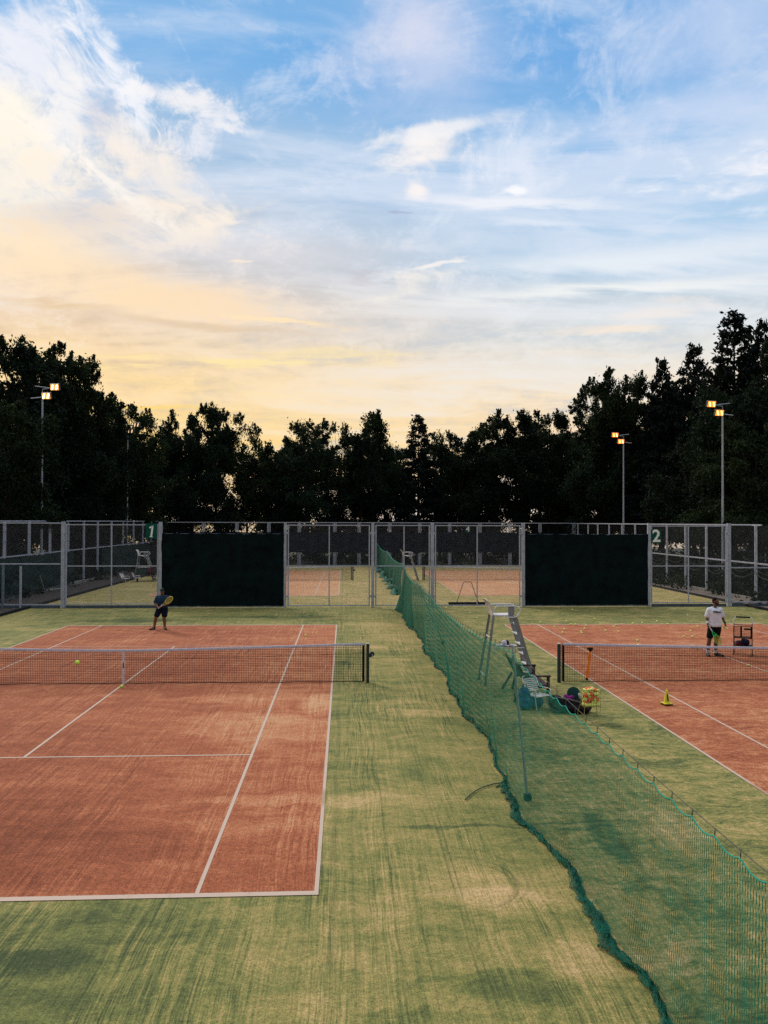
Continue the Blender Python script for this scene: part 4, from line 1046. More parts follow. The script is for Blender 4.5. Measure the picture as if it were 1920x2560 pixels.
organic('t_shirt', [('c', (-.07, 0, 1.02), .158, (.07, 0, 1.02), .158), ('c', (-.06, 0, 1.08), .155, (-.05, 0, 1.40), .160), ('c', (.06, 0, 1.08), .155, (.05, 0, 1.40), .160), ('c', (-.165, 0, 1.475), .085, (.165, 0, 1.475), .085), ('c', (-.09, 0, 1.54), .045, (.09, 0, 1.54), .045),
   ('c', (-.185, 0, 1.48), .080, (-.245, .01, 1.29), .078), ('c', (.185, 0, 1.48), .080, (.255, .01, 1.29), .078), ('e', (0, .0, .965), (.215, .15, .05), None)], tee, t, .010, 3)
shorts = mat('black_polyester', (.004, .004, .005), .8, 0, .3, 6)
organic('shorts', [('c', (-.07, 0, .96), .142, (.07, 0, .96), .142), ('c', (-.10, 0, .88), .128, (-.165, -.01, .64), .105), ('c', (.085, 0, .88), .128, (.055, -.01, .64), .105), ('e', (-.165, -.01, .62), (.110, .105, .03), None), ('e', (.055, -.01, .62), (.110, .105, .03), None)], shorts, t, .010, 2)
sock = mat('white_sock', (.55, .55, .56), .9)
shoe_k = mat('black_shoe', (.006, .006, .007), .5)
for nm, A_, dx in (('l', La, -.05), ('r', Ra, .16)):
    b = MB(); b.tube([(A_[0], A_[1], .10), (A_[0], A_[1], .20)], [.050, .046], 12); b.build('sock', sock, t)
    organic('shoe', [('c', (A_[0], A_[1]+.03, .055), .050, (A_[0]+dx*.5, A_[1]-.09, .050), .048), ('c', (A_[0]+dx*.5, A_[1]-.09, .045), .046, (A_[0]+dx, A_[1]-.17, .036), .034), ('e', (A_[0]+dx*.4, A_[1]-.06, .018), (.06, .14, .02), (0, 0, dx*2.2)), ('c', (A_[0], A_[1], .07), .052, (A_[0], A_[1], .10), .050)], shoe_k, t, .008, 1)
hair_m = mat('black_hair', (.008, .006, .005), .8, 0, .3, 60, .6)
organic('hair', [('e', q(0, .022, .052), (.080, .096, .086), e), ('e', q(0, .05, .0), (.072, .062, .07), e)], hair_m, t, .007, 1)
organic('beard', [('c', q(-.050, -.045, -.062), .022, q(-.022, -.078, -.088), .022), ('c', q(.050, -.045, -.062), .022, q(.022, -.078, -.088), .022), ('c', q(-.022, -.078, -.088), .022, q(.022, -.078, -.088), .022), ('c', q(-.058, -.015, -.03), .016, q(-.050, -.045, -.062), .018), ('c', q(.058, -.015, -.03), .016, q(.050, -.045, -.062), .018), ('c', q(-.025, -.088, -.042), .006, q(.025, -.088, -.042), .006)], hair_m, t, .006, 1)
b = MB(); b.tube([(-.252, -.035, 1.05), (-.248, -.012, 1.125)], [.041, .043], 14); b.build('wristband', mat('white_towelling', (.66, .66, .68), .95), t)
b = MB(); b.tube([(.318, -.042, 1.05), (.312, -.03, 1.085)], [.034, .035], 12); b.build('wristband', black_cord, t)
lt = textmesh('chest_lettering', 'Wilson', .092, .0015, mat('navy_print', (.006, .006, .02), .8), t, Matrix.Translation((.01, 0, 1.425)) @ Matrix.Rotation(PI/2, 4, 'X'), bold=.0040)
for v in lt.data.vertices:
    xx = max(0, abs(v.co.x)-.055); v.co.y += -math.sqrt(max(.0025, .168**2-xx*xx))-.006
gx, gy = gc_.x, gc_.y
racket('green racket with white grip held down in the coach right hand', (gx-.238, gy-.075, .99), (.34, -.16, -.62), (.35, -.9, .2), mat('green_racket_frame', (.02, .60, .16), .4), string_y, grip_w)
ball((gx+.295, gy-.11, .925), 'y', 'upper of two balls in the left hand of the man in white'); ball((gx+.335, gy-.12, .885), 'y', 'lower of two balls in the left hand of the man in white')

# player: dark cap, navy T-shirt and shorts, both hands on the racket
gm = G(406, 1574)
t = thing('person', 'man in a dark cap, navy T-shirt and shorts holding a yellow racket with both hands', 'person', (gm.x, gm.y, 0))
hd, q, e = head((-.005, -.06, 1.495), R(8), skin_m, pitch=R(10))
Lk, La = (-.235, -.09, .47), (-.32, .0, .09); Rk, Ra = (.075, -.07, .47), (.085, .02, .09)
LH, RH = (-.095, -.30, .90), (.075, -.32, .965)
body = hd+[('c', (-.01, -.01, 1.33), .062, (-.005, -.04, 1.43), .060), ('c', (-.06, 0, .90), .125, (.04, 0, .90), .125), ('c', (-.01, 0, .96), .135, (-.01, -.01, 1.18), .140), ('c', (-.16, -.01, 1.25), .065, (.14, -.01, 1.25), .065),
  ('c', (-.11, 0, .84), .105, Lk, .066), ('c', Lk, .062, (-.275, -.03, .34), .066), ('c', (-.275, -.03, .34), .066, La, .042), ('c', La, .044, (La[0]-.06, -.11, .05), .036),
  ('c', (.08, 0, .84), .105, Rk, .066), ('c', Rk, .062, (.085, -.01, .34), .066), ('c', (.085, -.01, .34), .066, Ra, .042), ('c', Ra, .044, (Ra[0]+.05, -.12, .05), .036),
  ('c', (-.205, -.01, 1.27), .062, (-.285, -.02, 1.04), .050), ('c', (-.285, -.02, 1.04), .048, LH, .031), ('c', (.185, -.01, 1.27), .062, (.262, -.06, 1.06), .050), ('c', (.262, -.06, 1.06), .048, (.13, -.26, .985), .031)]
body += hand(LH, (.8, -.25, .15), (.25, -.1, .9), 1, 1.2) + hand((.13, -.26, .985), (-.75, -.45, -.1), (.2, -.2, .9), -1, 1.2)
organic('body', body, skin_m, t, .0065, 2); face_bits(t, q)
navy_t = mat('navy_teal_cotton', (.012, .038, .075), .95, 0, .25, 6, .25)
organic('t_shirt', [('c', (-.08, 0, .94), .160, (.06, 0, .94), .160), ('c', (-.07, -.01, 1.0), .165, (-.06, -.01, 1.19), .165), ('c', (.05, -.01, 1.0), .165, (.04, -.01, 1.19), .165), ('c', (-.175, -.01, 1.265), .085, (.155, -.01, 1.265), .085), ('c', (-.09, -.015, 1.32), .048, (.08, -.015, 1.32), .048),
   ('c', (-.195, -.01, 1.27), .082, (-.272, -.02, 1.09), .080), ('c', (.18, -.01, 1.27), .082, (.25, -.04, 1.10), .080)], navy_t, t, .010, 3)
b = MB(); b.tube([(-.12, -.178, 1.10), (-.03, -.186, 1.105), (.06, -.178, 1.115)], .010, 6); b.build('chest_fold', mat('navy_dark', (.004, .008, .016), .9), t)
navy_s = mat('navy_shorts_cloth', (.004, .008, .022), .9, 0, .3, 6)
organic('shorts', [('c', (-.08, 0, .86), .148, (.06, 0, .86), .148), ('c', (-.115, 0, .80), .135, (-.205, -.06, .57), .108), ('c', (.085, 0, .80), .135, (.09, -.05, .57), .112), ('e', (-.205, -.06, .545), (.112, .108, .03), None), ('e', (.092, -.05, .545), (.116, .108, .03), None)], navy_s, t, .010, 2)
for A_, dx in ((La, -.13), (Ra, .10)):
    b = MB(); b.tube([(A_[0], A_[1], .09), (A_[0], A_[1], .13)], [.050, .048], 12); b.build('sock', mat('dark_sock', (.02, .02, .022), .9), t)
    organic('shoe', [('c', (A_[0], A_[1]+.03, .055), .050, (A_[0]+dx*.5, A_[1]-.09, .050), .048), ('c', (A_[0]+dx*.5, A_[1]-.09, .045), .046, (A_[0]+dx, A_[1]-.17, .036), .034), ('e', (A_[0]+dx*.4, A_[1]-.06, .018), (.06, .14, .02), (0, 0, dx*2.2)), ('c', (A_[0], A_[1], .07), .052, (A_[0], A_[1], .10), .050)], shoe_k, t, .008, 1)
    b = MB(); b.tube([(A_[0]+dx*.35-.01, A_[1]-.10, .102), (A_[0]+dx*.2, A_[1]-.03, .115)], .012, 5); b.build('shoe_laces', mat('yellow_lace', (.35, .32, .05), .7), t)
organic('cap', [('e', q(0, .018, .062), (.086, .102, .078), e), ('c', q(-.045, -.10, .052), .012, q(.045, -.10, .052), .012), ('e', q(0, -.115, .048), (.066, .05, .010), e)], mat('dark_green_cap', (.006, .03, .026), .8), t, .007, 1)
organic('beard', [('c', q(-.020, -.080, -.088), .017, q(.020, -.080, -.088), .017), ('c', q(-.025, -.088, -.042), .006, q(.025, -.088, -.042), .006)], hair_m, t, .006, 1)
gx, gy = gm.x, gm.y
racket('yellow racket with white grip held across the body by the man in the cap', (gx-.075, gy-.345, .885), (.60, -.05, .46), (-.3, -.75, .45), mat('yellow_white_racket_frame', (.50, .42, .06), .4), string_y, grip_w)
BACK, TOPB, SKY, SUN = .65, 1.8, 1.0, 2.2
# ------------------------------------------------------------------ trees
def leafmat(name, c0, c1, trans=.25):
    m, nt, b_ = newmat(name)
    oi = nt.node('ShaderNodeObjectInfo').outputs['Random']
    P = nt.node('ShaderNodeNewGeometry').outputs['Position']
    n = nt.noise(P, .7, 4, .7); n2 = nt.noise(P, 9, 2)
    f = nt.sm(nt.m('ADD', nt.m('MULTIPLY', n, .7), nt.m('ADD', nt.m('MULTIPLY', n2, .4), nt.m('MULTIPLY', nt.m('SUBTRACT', oi, .5), .12))), .38, .75)
    col = nt.mix(f, c0, c1)
    nt.put(b_.inputs['Base Color'], col); b_.inputs['Roughness'].default_value = .75; b_.inputs['Specular IOR Level'].default_value = .15
    tr = nt.node('ShaderNodeBsdfTranslucent'); nt.put(tr.inputs[0], nt.mix(1.0, col, (1.7, 1.5, .7), 'MULTIPLY'))
    ms = nt.node('ShaderNodeMixShader'); ms.inputs[0].default_value = trans
    nt.l.new(b_.outputs[0], ms.inputs[1]); nt.l.new(tr.outputs[0], ms.inputs[2])
    out = nt.n['Material Output']; nt.l.new(ms.outputs[0], out.inputs[0])
    return m
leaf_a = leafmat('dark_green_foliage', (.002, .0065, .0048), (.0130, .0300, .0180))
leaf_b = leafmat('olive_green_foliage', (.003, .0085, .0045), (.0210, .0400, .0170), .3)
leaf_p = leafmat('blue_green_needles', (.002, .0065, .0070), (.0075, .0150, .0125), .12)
bark_m = mat('dark_bark', (.020, .017, .014), .95, 0, .5, 3, .5)
def leaf_cloud(rs, centres, radii, per, size, flat_=.75):
    """numpy: small leaf faces gathered into clumps"""
    pts = []; 
    for c, r, k in zip(centres, radii, per):
        d = rs.normal(size=(k, 3)); d /= np.linalg.norm(d, axis=1)[:, None]
        rad = r*(rs.random(k)**.45)*(1+.32*rs.normal(size=k)); rad = np.where(rs.random(k) < .03, rad*1.35, rad)
        p = c + d*rad[:, None]*np.array([1, 1, flat_])
        pts.append(p)
    P = np.concatenate(pts); n = len(P)
    a = rs.normal(size=(n, 3)); a /= np.linalg.norm(a, axis=1)[:, None]
    b = rs.normal(size=(n, 3)); b -= a*(a*b).sum(1)[:, None]; b /= np.linalg.norm(b, axis=1)[:, None]
    s = size*(.6+.8*rs.random(n))[:, None]
    V = np.stack([P-a*s*.9, P+b*s*.42, P+a*s*.9, P-b*s*.42], 1).reshape(-1, 3)
    return V
def cloud_mesh(name, V, m):
    n = len(V)//4; me = bpy.data.meshes.new(name)
    me.vertices.add(len(V)); me.vertices.foreach_set('co', V.astype(np.float32).ravel())
    me.loops.add(len(V)); me.loops.foreach_set('vertex_index', np.arange(len(V), dtype=np.int32))
    me.polygons.add(n); me.polygons.foreach_set('loop_start', np.arange(0, len(V), 4, dtype=np.int32))
    me.update(); me.validate(); me.materials.append(m); return me
def broad(seed, m, H=15.0, Rr=4.6, base=2.0, lean=0.0, gap=0, leaf=.165, shape='round', nlv=46000):
    rs = np.random.RandomState(seed); rnd = random.Random(seed)
    cs, rd = [], []
    limbs = []
    nlob = 9 if shape == 'round' else 6
    # big uneven lobes, each made of smaller clumps
    for k in range(nlob*7):
        h = rs.random()**.85
        z = base + (H-base)*h
        if shape == 'round': prof = math.sin(PI*min(1, (.12+.80*h)))**.55
        elif shape == 'poplar': prof = .62*math.sin(PI*(.10+.86*h))**.6
        else: prof = 1-.55*h
        lob = 1+.22*math.sin(3*h*PI+seed)+.18*rs.normal()
        a = rs.random()*2*PI; r = Rr*prof*lob*(.35+.65*rs.random()**.5)
        cs.append(np.array([r*math.cos(a)+lean*h, r*math.sin(a), z])); rd.append((.75+.85*rs.random())*(1.0 if h < .8 else .72))
        if k % 4 == 0: limbs.append(cs[-1])
    for k in range(7):             # tufts that break the outline
        a = rs.random()*2*PI; h = .72+.26*rs.random(); prof = math.sin(PI*min(1, (.12+.80*h)))**.55*(.6 if shape == 'poplar' else 1)
        cs.append(np.array([Rr*prof*.85*math.cos(a)+lean, Rr*prof*.85*math.sin(a), base+(H-base)*h+.7])); rd.append(.55)
        limbs.append(cs[-1])
    out = [i for i, c in enumerate(cs) if c[2] > base+(H-base)*.35]
    for i in out:
        for _ in range(3):
            d = np.array([cs[i][0]*.25, cs[i][1]*.25, .7])+rs.normal(size=3)*.8; d /= np.linalg.norm(d)
            for q_ in range(2): cs.append(cs[i]+d*(rd[i]*.8+.22*q_)); rd.append(.22-.06*q_)
    rd = np.array(rd); w = np.maximum(rd, .18)**2.0; per = (nlv*w/w.sum()).astype(int)+3
    crown = cloud_mesh('crown', leaf_cloud(rs, cs, rd, per, leaf), m)
    b = MB()
    b.tube([(0, 0, -.1), (.05, .03, H*.2), (lean*.4, .1, H*.5), (lean*.8, 0, H*.82)], [.26, .21, .15, .05], 9)
    for c in limbs:
        z0 = max(1.2, c[2]*.55); b.tube([(lean*z0/H, 0, z0), ((c[0])*.5, c[1]*.5, (z0+c[2])*.5+.2), tuple(c)], [.09, .055, .018], 6)
    tm = b.mesh('trunk'); tm.materials.append(bark_m)
    return crown, tm
def pine(seed, m, H=20.0, Rr=4.2, base=3.0, nlv=26000):
    rs = np.random.RandomState(seed); cs, rd = [], []; b = MB()
    b.tube([(0, 0, -.1), (.05, 0, H*.5), (0, 0, H*.97)], [.28, .18, .03], 9)
    z = base
    while z < H-.3:
        h = (z-base)/(H-base); Rz = Rr*(1-h)**.72*(.78+.35*rs.random()) + .25
        nb = 6 if h < .8 else 4
        a0 = rs.random()*6
        for k in range(nb):
            a = a0+2*PI*k/nb+rs.normal()*.25; l = Rz*(.65+.45*rs.random())
            tip = np.array([l*math.cos(a), l*math.sin(a), z+.12*l*(1 if h > .4 else -.2)+rs.normal()*.15])
            b.tube([(0, 0, z-.1), tuple(tip*np.array([.5, .5, 1])), tuple(tip)], [.06*(1-h)+.02, .035, .012], 5)
            ns = max(1, int(l/.75))
            for q_ in range(ns):
                f_ = .35+.65*(q_+1)/ns if ns > 1 else .8
                cs.append(np.array([tip[0]*f_, tip[1]*f_, z+(tip[2]-z)*f_+.1])+rs.normal(size=3)*.12); rd.append(.62*(1-.25*h)*(.8+.5*rs.random()))
        z += (.78-.30*h)*(.85+.3*rs.random())
    cs.append(np.array([0, 0, H-.1])); rd.append(.30)
    rd = np.array(rd); w = rd**2; per = (nlv*w/w.sum()).astype(int)
    crown = cloud_mesh('crown', leaf_cloud(rs, cs, rd, per, .23, .55), m)
    tm = b.mesh('trunk'); tm.materials.append(bark_m)
    return crown, tm
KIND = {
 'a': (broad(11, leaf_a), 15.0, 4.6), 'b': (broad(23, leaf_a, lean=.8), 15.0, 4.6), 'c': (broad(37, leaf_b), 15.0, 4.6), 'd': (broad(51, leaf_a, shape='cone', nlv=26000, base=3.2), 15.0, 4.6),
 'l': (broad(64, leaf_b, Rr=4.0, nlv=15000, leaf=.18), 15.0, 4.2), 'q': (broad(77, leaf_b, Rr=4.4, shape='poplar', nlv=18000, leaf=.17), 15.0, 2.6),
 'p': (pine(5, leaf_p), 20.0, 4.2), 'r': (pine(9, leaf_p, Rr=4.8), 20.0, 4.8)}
NAMES = {'a': 'broadleaf_tree', 'b': 'broadleaf_tree', 'c': 'broadleaf_tree', 'd': 'broadleaf_tree', 'l': 'sparse_tree', 'q': 'poplar_tree', 'p': 'pine_tree', 'r': 'pine_tree'}
trnd = random.Random(3)
def tree(px, top, Y, wpx, kind, label, group='trees standing around the courts', rz=None):
    (cm, tm), H0, R0 = KIND[kind]
    p = D(px, top, Y); H = p.z+.2; w_ = wpx/CF*Y/2
    t = thing(NAMES[kind], label, 'tree', (p.x, Y, 0), trnd.uniform(0, 6.28) if rz is None else rz, group)
    for nm, me in (('trunk', tm), ('crown', cm)):
        o = bpy.data.objects.new(nm, me); C.objects.link(o); o.parent = t
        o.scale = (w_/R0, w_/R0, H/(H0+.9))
    return t
BELT = 'dark tree in the dense belt, hidden in the mass behind the front trees'
# left group
tree(-60, 880, 58, 230, 'a', 'leafmost edge tree at the far left of the picture')
tree(75, 860, 62, 300, 'b', 'tallest left tree, right behind the white floodlight')
tree(125, 870, 68, 190, 'a', 'tree crown between the two highest crowns of the left group')
tree(172, 880, 66, 210, 'c', 'rounded tree on the right shoulder of the tallest left tree')
tree(245, 985, 70, 170, 'a', 'lower tree stepping down right of the tall left trees')
tree(300, 1012, 75, 150, 'c', 'thin-topped tree left of the half hidden floodlight')
tree(352, 1028, 74, 130, 'l', 'loose-leaved tree right beside the half hidden floodlight')
tree(20, 1010, 50, 230, 'c', 'near low tree at the left edge behind the sagging windscreen')
tree(190, 1080, 64, 190, 'd', 'low dark tree below the tall left trees')
tree(400, 1090, 88, 120, 'b', 'small low tree in the notch left of the broad central-left tree')
# centre
tree(462, 1032, 86, 130, 'a', 'left top of the broad tree group behind the left black board')
tree(545, 1014, 88, 160, 'b', 'highest broad tree behind the left black board')
tree(618, 1050, 87, 110, 'l', 'airy tree on the right side of the broad tree behind the left board')
tree(690, 1108, 92, 110, 'a', 'short tree in the dip between the two central groups')
tree(768, 1046, 86, 160, 'd', 'dark pointed tree above the left mesh gate')
tree(850, 1046, 90, 110, 'l', 'pale airy tree right of the dark pointed one')
tree(936, 1032, 92, 95, 'q', 'pale slim poplar in the middle of the treeline')
tree(900, 1085, 88, 130, 'b', 'low dark tree in front of the slim poplar')
tree(990, 1110, 93, 90, 'l', 'short airy tree in the dip right of the poplar')
tree(1046, 1026, 86, 130, 'p', 'dark pine in the centre behind the distant umpire chair')
tree(1100, 1070, 88, 120, 'l', 'airy tree on the right shoulder of the central pine')
tree(1150, 1092, 86, 150, 'a', 'low dense tree above the number 4 sign')
tree(1215, 1060, 88, 160, 'c', 'rounded tree right of the number 4 sign')
tree(1295, 1032, 87, 170, 'b', 'broad dark tree above the right black board')
tree(1370, 1028, 90, 150, 'c', 'green topped tree over the right end of the black board')
tree(1440, 1072, 92, 120, 'l', 'airy low tree in the dip before the right-hand rise')
# right rise
tree(1500, 965, 78, 170, 'a', 'first tree of the right-hand rise, left of the small orange floodlight')
tree(1555, 928, 76, 170, 'c', 'bushy tree behind the small orange floodlight')
tree(1655, 884, 72, 190, 'r', 'pine between the two orange floodlights')
tree(1735, 848, 70, 210, 'r', 'broad pine left of the tallest pine')
tree(1835, 756, 62, 240, 'p', 'tallest pine with a pointed top at the upper right')
tree(1905, 785, 60, 180, 'r', 'pine cut by the right edge, beside the tallest pine')
tree(1985, 800, 56, 220, 'a', 'tree mostly beyond the right edge of the picture')
tree(1655, 1075, 76, 220, 'd', 'low dark tree behind the small orange floodlight pole')
tree(1755, 1100, 62, 190, 'b', 'low dark tree between the two orange floodlight poles')
tree(1890, 1050, 52, 240, 'c', 'near low tree at the right edge behind the side fence')
tree(1820, 960, 57, 230, 'd', 'dark tree directly behind the nearest orange floodlight')
# fill rows
for i, (px, top, Y, w_, k) in enumerate([(30, 1000, 72, 240, 'a'), (130, 990, 78, 220, 'b'), (260, 1075, 90, 220, 'd'), (480, 1080, 94, 220, 'd'), 
   (665, 1120, 90, 200, 'd'), (770, 1100, 96, 210, 'a'), (965, 1120, 98, 190, 'b'), (1150, 1110, 97, 210, 'd'), (1350, 1080, 97, 220, 'd'), (1440, 1090, 96, 200, 'b'),
   (1530, 1030, 86, 200, 'd'), (1620, 1000, 82, 210, 'a'), (1720, 960, 80, 230, 'd'), (1830, 930, 78, 240, 'a'), (1920, 950, 74, 240, 'b')]):
    tree(px, top, Y, w_, k, BELT, 'hidden trees filling the belt behind the front trees')
# undergrowth along the fences
def under(name, segs, n, hmax, seed, m=leaf_a, size=.2):
    rs = np.random.RandomState(seed); cs, rd = [], []
    for (x0, y0, x1, y1, k) in segs:
        for _ in range(k):
            f_ = rs.random(); cs.append(np.array([x0+(x1-x0)*f_+rs.normal()*.9, y0+(y1-y0)*f_+rs.normal()*.9, hmax*rs.random()**1.5])); rd.append(.5+.7*rs.random())
    per = np.full(len(cs), max(1, n//len(cs)))
    o = bpy.data.objects.new(name, cloud_mesh(name, leaf_cloud(rs, cs, np.array(rd), per, size), m)); C.objects.link(o)
    tag(o, kind='stuff'); return o
o = under('undergrowth', [(-24, 81, 26, 81, 130), (-30, 90, 34, 90, 60), (-20.5, 42, -21.5, 80, 150), (25, 38, 27, 80, 150)], 60000, 1.7, 4)
tag(o, 'dark low bushes growing below the trees outside the fences', 'bushes')
o = under('ground_ivy', [(SRX+1.2, 38, SRX+1.4, 76, 120), (SLX-1.2, 38, SLX-1.2, 76, 90)], 26000, .5, 8, leaf_b, .14)
tag(o, 'low green weeds along the outside of the side fences', 'weeds')

# ------------------------------------------------------------------ sky
w = bpy.data.worlds.new('World'); sc.world = w; w.use_nodes = True
nt = NT(w.node_tree); bg = w.node_tree.nodes['Background']
gv = nt.node('ShaderNodeTexCoord').outputs['Generated']
sx, sy2, sz = nt.sep(gv)
AZ = nt.m('MULTIPLY', nt.m('ARCTAN2', sx, sy2), 180/PI); EL = nt.m('MULTIPLY', nt.m('ARCSINE', sz), 180/PI)
zz = nt.m('ADD', nt.m('MAXIMUM', sz, 0.0), .16)
Pp = nt.comb(nt.m('DIVIDE', sx, zz), nt.m('DIVIDE', sy2, zz), 0)       # cloud deck seen from below
def azel(px, py):
    d = ray(px*1920/1659, py*1920/1659).normalized(); return math.degrees(math.atan2(d.x, d.y)), math.degrees(math.asin(d.z))
def ramp(fac, stops):
    r_ = nt.node('ShaderNodeValToRGB'); nt.put(r_.inputs[0], fac); cr = r_.color_ramp; cr.interpolation = 'B_SPLINE' if False else 'EASE'
    while len(cr.elements) < len(stops): cr.elements.new(.5)
    for e_, (p_, c_) in zip(cr.elements, stops): e_.position = p_; e_.color = (*srgb(*c_), 1)
    return r_.outputs[0]
E_ = nt.m('DIVIDE', EL, 90.0, clamp=True)
left = ramp(E_, [(0, (255, 226, 200)), (.028, (255, 216, 150)), (.065, (255, 214, 122)), (.11, (250, 214, 152)), (.16, (236, 208, 178)), (.21, (208, 206, 208)), (.27, (166, 194, 220)), (.34, (118, 176, 227)), (.46, (150, 185, 220)), (.6, (248, 244, 236)), (1, (255, 250, 240))])
right = ramp(E_, [(0, (255, 230, 210)), (.028, (255, 218, 168)), (.065, (252, 216, 160)), (.10, (246, 224, 190)), (.15, (214, 222, 226)), (.21, (168, 204, 234)), (.27, (140, 188, 232)), (.34, (108, 168, 226)), (.46, (150, 185, 220)), (.6, (248, 244, 236)), (1, (255, 250, 240))])
base = nt.mix(nt.sm(AZ, -22, 26), left, right)
nA = nt.noise(nt.mapping(Pp, (.8, 2.2, 1), (3, 1, 0)), 1, 7, .62, .9)           # long streaks
nB = nt.noise(nt.mapping(Pp, (2.1, 2.3, 1), (1, 5, 0), (0, 0, R(35))), 1, 8, .68, 1.4)   # wisps
nC = nt.noise(nt.mapping(Pp, (5.2, 5.6, 1), (7, 2, 0)), 1, 7, .62, .5)         # fine puffs
nD = nt.noise(nt.mapping(gv, (7, 7, 60)), 1, 6, .6, .6)                     # thin level bars near the skyline
nG = nt.noise(nt.mapping(Pp, (13, 8, 1), (4, 9, 0), (0, 0, R(-28))), 1, 6, .7, 1.2)          # filaments
nE = nt.m('ADD', nt.m('MULTIPLY', nB, .42), nt.m('ADD', nt.m('MULTIPLY', nC, .30), nt.m('MULTIPLY', nG, .28)))
nF = nt.m('ADD', nt.m('MULTIPLY', nA, .4), nt.m('MULTIPLY', nE, .6))
nW = nt.m('SUBTRACT', nB, .5); nX = nt.m('SUBTRACT', nC, .5)
AZw = nt.m('ADD', AZ, nt.m('MULTIPLY', nW, 5.0)); ELw = nt.m('ADD', EL, nt.m('MULTIPLY', nt.m('SUBTRACT', nA, .5), 4.0))
def blob(col, cx, cy, rx, ry, rot, k, op, n=nB, amp=2.2, soft=1.0):
    global col_
    a0, e0 = azel(cx, cy); ra, re = rx/1716*57.3, ry/1716*57.3; ra /= max(.5, math.cos(R(e0)))
    dx = nt.m('SUBTRACT', AZw, a0); dy = nt.m('SUBTRACT', ELw, e0)
    c, s_ = math.cos(R(rot)), math.sin(R(rot))
    u = nt.m('ADD', nt.m('MULTIPLY', dx, c/ra), nt.m('MULTIPLY', dy, s_/ra)); v = nt.m('ADD', nt.m('MULTIPLY', dx, -s_/re), nt.m('MULTIPLY', dy, c/re))
    d = nt.m('SQRT', nt.m('ADD', nt.m('MULTIPLY', u, u), nt.m('MULTIPLY', v, v)))
    q_ = nt.m('ADD', nt.m('SUBTRACT', 1.0, d), nt.m('MULTIPLY', nt.m('SUBTRACT', n, .5), amp))
    msk = nt.m('MULTIPLY', nt.sm(q_, -.1*soft, soft), op)
    return nt.mix(msk, col, srgb(*k))
# thin haze and streaks everywhere
warm = nt.mix(nt.sm(AZ, -22, 18), srgb(255, 226, 180), srgb(236, 238, 240))
hi = nt.mix(nt.sm(EL, 9, 22), warm, srgb(228, 234, 246))
low = nt.mix(nt.sm(AZ, -22, 12), srgb(206, 184, 158), srgb(186, 200, 214))
col = nt.mix(nt.m('MULTIPLY', nt.m('MULTIPLY', nt.sm(nF, .53, .38), nt.sm(EL, 24, 12)), .7), base, low)
col = nt.mix(nt.m('MULTIPLY', nt.sm(nA, .42, .64), .62), col, hi)
col = nt.mix(nt.m('MULTIPLY', nt.m('MULTIPLY', nt.sm(nE, .48, .62), nt.sm(EL, 4, 12)), .50), col, hi)
B = lambda *a, **k: blob(col, *a, **k)
col = B(40, 330, 300, 340, 0, (236, 232, 230), .5, nE, 5.0)
col = B(60, 120, 260, 150, -30, (238, 239, 246), .85, nE, 5.0, soft=.9)
col = B(215, 120, 150, 50, -48, (246, 246, 250), .85, nE, 6.0, soft=.7)
col = B(130, 250, 60, 170, -12, (244, 242, 242), .85, nE, 6.0, soft=.7)
col = B(290, 250, 44, 110, 12, (242, 243, 248), .85, nE, 6.5, soft=.7)
col = B(390, 230, 130, 34, -8, (246, 243, 243), .9, nE, 5.0, soft=.7)
col = B(420, 300, 90, 60, 30, (238, 238, 244), .8, nE, 6.5, soft=.8)
col = B(20, 270, 90, 90, 0, (255, 246, 228), .85, nE, 3.5, soft=.8)
col = B(210, 265, 46, 60, -15, (176, 192, 220), .75, nE, 2.6)
col = B(330, 370, 220, 70, -25, (246, 236, 226), .8, nE, 5.0, soft=.8)
col = B(30, 420, 190, 110, 0, (250, 240, 222), .7, nE, 6.0)
col = B(300, 440, 250, 80, -18, (250, 236, 218), .85, nE, 7.0, soft=1.2)
col = B(240, 400, 200, 26, -28, (255, 248, 238), .8, nE, 6.0, soft=1.1)
col = B(420, 500, 210, 18, 24, (250, 238, 222), .8, nE, 5.0, soft=1.1)
col = B(150, 470, 170, 40, 8, (222, 208, 200), .55, nE, 6.0)
col = B(100, 560, 330, 100, -4, (255, 226, 182), .75, nF, 3.5)
col = B(380, 640, 300, 60, -4, (253, 222, 180), .75, nF, 6.0)
col = B(450, 700, 300, 14, -3, (214, 186, 150), .55, nA, 1.6)
col = B(120, 655, 150, 12, 4, (224, 190, 140), .5, nA, 1.4)
col = B(520, 780, 320, 18, 3, (255, 232, 165), .8, nD, 4.0)
col = B(230, 880, 330, 16, 0, (255, 218, 92), .8, nD, 1.2)
col = B(900, 130, 210, 170, 0, (208, 216, 238), .72, nB, 1.5)
col = B(880, 60, 120, 60, 0, (226, 226, 240), .5, nB, 2.2)
col = B(1120, 330, 130, 100, 10, (232, 237, 248), .75, nE, 4.5)
col = B(905, 314, 124, 50, 2, (252, 245, 240), .95, nE, 4.0, soft=.95)
col = B(930, 290, 170, 22, 8, (246, 244, 244), .8, nC, 2.0, soft=.7)
col = B(898, 396, 32, 26, 0, (250, 243, 240), .95, nC, 2.0, soft=.8)
col = B(1096, 388, 30, 14, 0, (252, 252, 254), .9, nC, 3.0, soft=.8)
col = B(1100, 424, 210, 14, -5, (240, 242, 248), .9, nA, 1.8)
col = B(1160, 474, 130, 12, -8, (226, 234, 246), .8, nA, 1.8)
col = B(860, 458, 34, 5, 2, (162, 172, 200), .6, nC, 1.0, soft=.6)
col = B(1580, 352, 150, 44, -4, (248, 247, 250), .9, nE, 6.5, soft=1.3)
col = B(1405, 398, 52, 14, -6, (246, 248, 254), .8, nE, 5.5, soft=1.2)
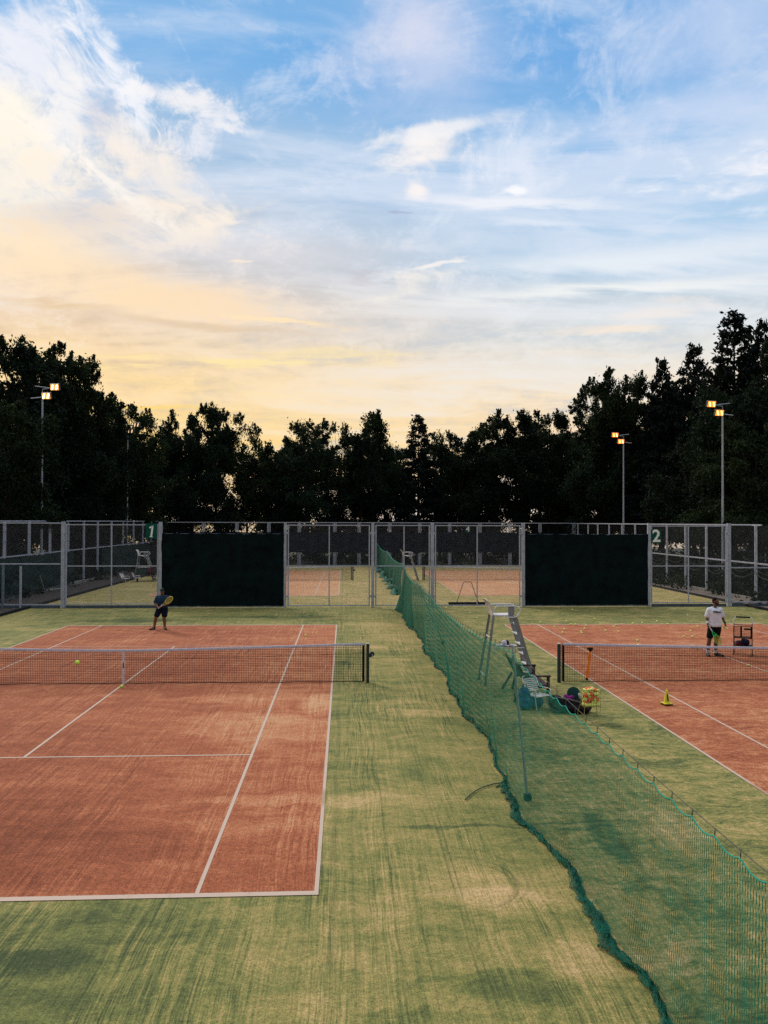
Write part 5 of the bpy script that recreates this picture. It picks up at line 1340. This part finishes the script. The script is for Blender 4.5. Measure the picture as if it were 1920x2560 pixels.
col = B(1610, 402, 90, 24, 4, (244, 244, 250), .8, nE, 6.0, soft=1.3)
col = B(1605, 456, 44, 12, 0, (236, 240, 250), .7, nE, 5.0, soft=1.2)
col = B(1560, 60, 200, 120, 0, (204, 218, 242), .7, nB, 1.8)
col = B(1500, 235, 330, 50, 4, (200, 216, 242), .75, nA, 2.2)
col = B(1320, 560, 470, 34, 1, (232, 238, 244), .85, nA, 1.4)
col = B(1300, 626, 400, 16, 0, (246, 246, 242), .85, nA, 1.2)
col = B(1420, 670, 150, 22, 0, (244, 234, 226), .7, nC, 1.8)
col = B(1320, 716, 170, 16, 0, (250, 232, 212), .8, nC, 1.6)
col = B(850, 632, 150, 18, 12, (248, 240, 228), .75, nE, 6.0, soft=1.4)
col = B(600, 690, 160, 10, -6, (255, 228, 184), .9, nC, 1.8, soft=.7)
col = B(790, 602, 70, 7, 0, (196, 192, 200), .6, nC, 1.4)
col = B(600, 560, 420, 60, 0, (222, 218, 220), .6, nF, 3.0)
col = B(950, 580, 60, 10, 20, (255, 246, 238), .7, nC, 3.0, soft=.6)
col = B(520, 570, 26, 6, 0, (255, 235, 210), .7, nC, 1.6, soft=.6)
# warm level bars near the skyline
col = nt.mix(nt.m('MULTIPLY', nt.m('MULTIPLY', nt.sm(nD, .45, .7), nt.sm(EL, 15, 8)), .45), col, nt.mix(nt.sm(AZ, -25, 20), srgb(255, 224, 140), srgb(255, 228, 196)))
# the sky behind the viewer, away from the sunset, is somewhat dimmer
sky_gain = nt.m('MULTIPLY', nt.sm(sy2, -.25, .35, BACK, 1.0), nt.sm(EL, 38, 62, 1.0, TOPB))  # zenith out of view is brightened to add light on the ground
col = nt.mix(1.0, col, nt.comb(sky_gain, sky_gain, sky_gain), 'MULTIPLY')
sky = nt.node('ShaderNodeTexSky'); sky.sky_type = 'NISHITA'; sky.sun_disc = False
SUN_EL, SUN_AZ = R(32), R(-34)
sky.sun_elevation = SUN_EL; sky.sun_rotation = SUN_AZ
col = nt.mix(1.0, col, nt.mix(1.0, sky.outputs[0], (.004, .004, .004), 'MULTIPLY'), 'ADD')
below = nt.sm(sz, -.02, -.005)
col = nt.mix(below, (.10, .09, .08), col)
nt.put(bg.inputs[0], col); bg.inputs[1].default_value = SKY
sun = bpy.data.lights.new('sun', 'SUN'); so = bpy.data.objects.new('sun', sun); C.objects.link(so)
sun.energy = SUN; sun.angle = R(14); sun.color = (1.0, .85, .70)
dv = Vector((math.sin(SUN_AZ)*math.cos(SUN_EL), math.cos(SUN_AZ)*math.cos(SUN_EL), math.sin(SUN_EL)))
so.rotation_euler = dv.to_track_quat('Z', 'Y').to_euler()
sc.view_settings.view_transform = 'Standard'; sc.view_settings.look = 'None'
sc.view_settings.exposure = 0.0; sc.view_settings.gamma = 1.0
sc.cycles.max_bounces = 5; sc.cycles.diffuse_bounces = 2; sc.cycles.glossy_bounces = 2; sc.cycles.transmission_bounces = 2
sc.cycles.transparent_max_bounces = 24; sc.cycles.caustics_reflective = False; sc.cycles.caustics_refractive = False
sc.cycles.use_denoising = False
w.cycles.sampling_method = 'NONE'
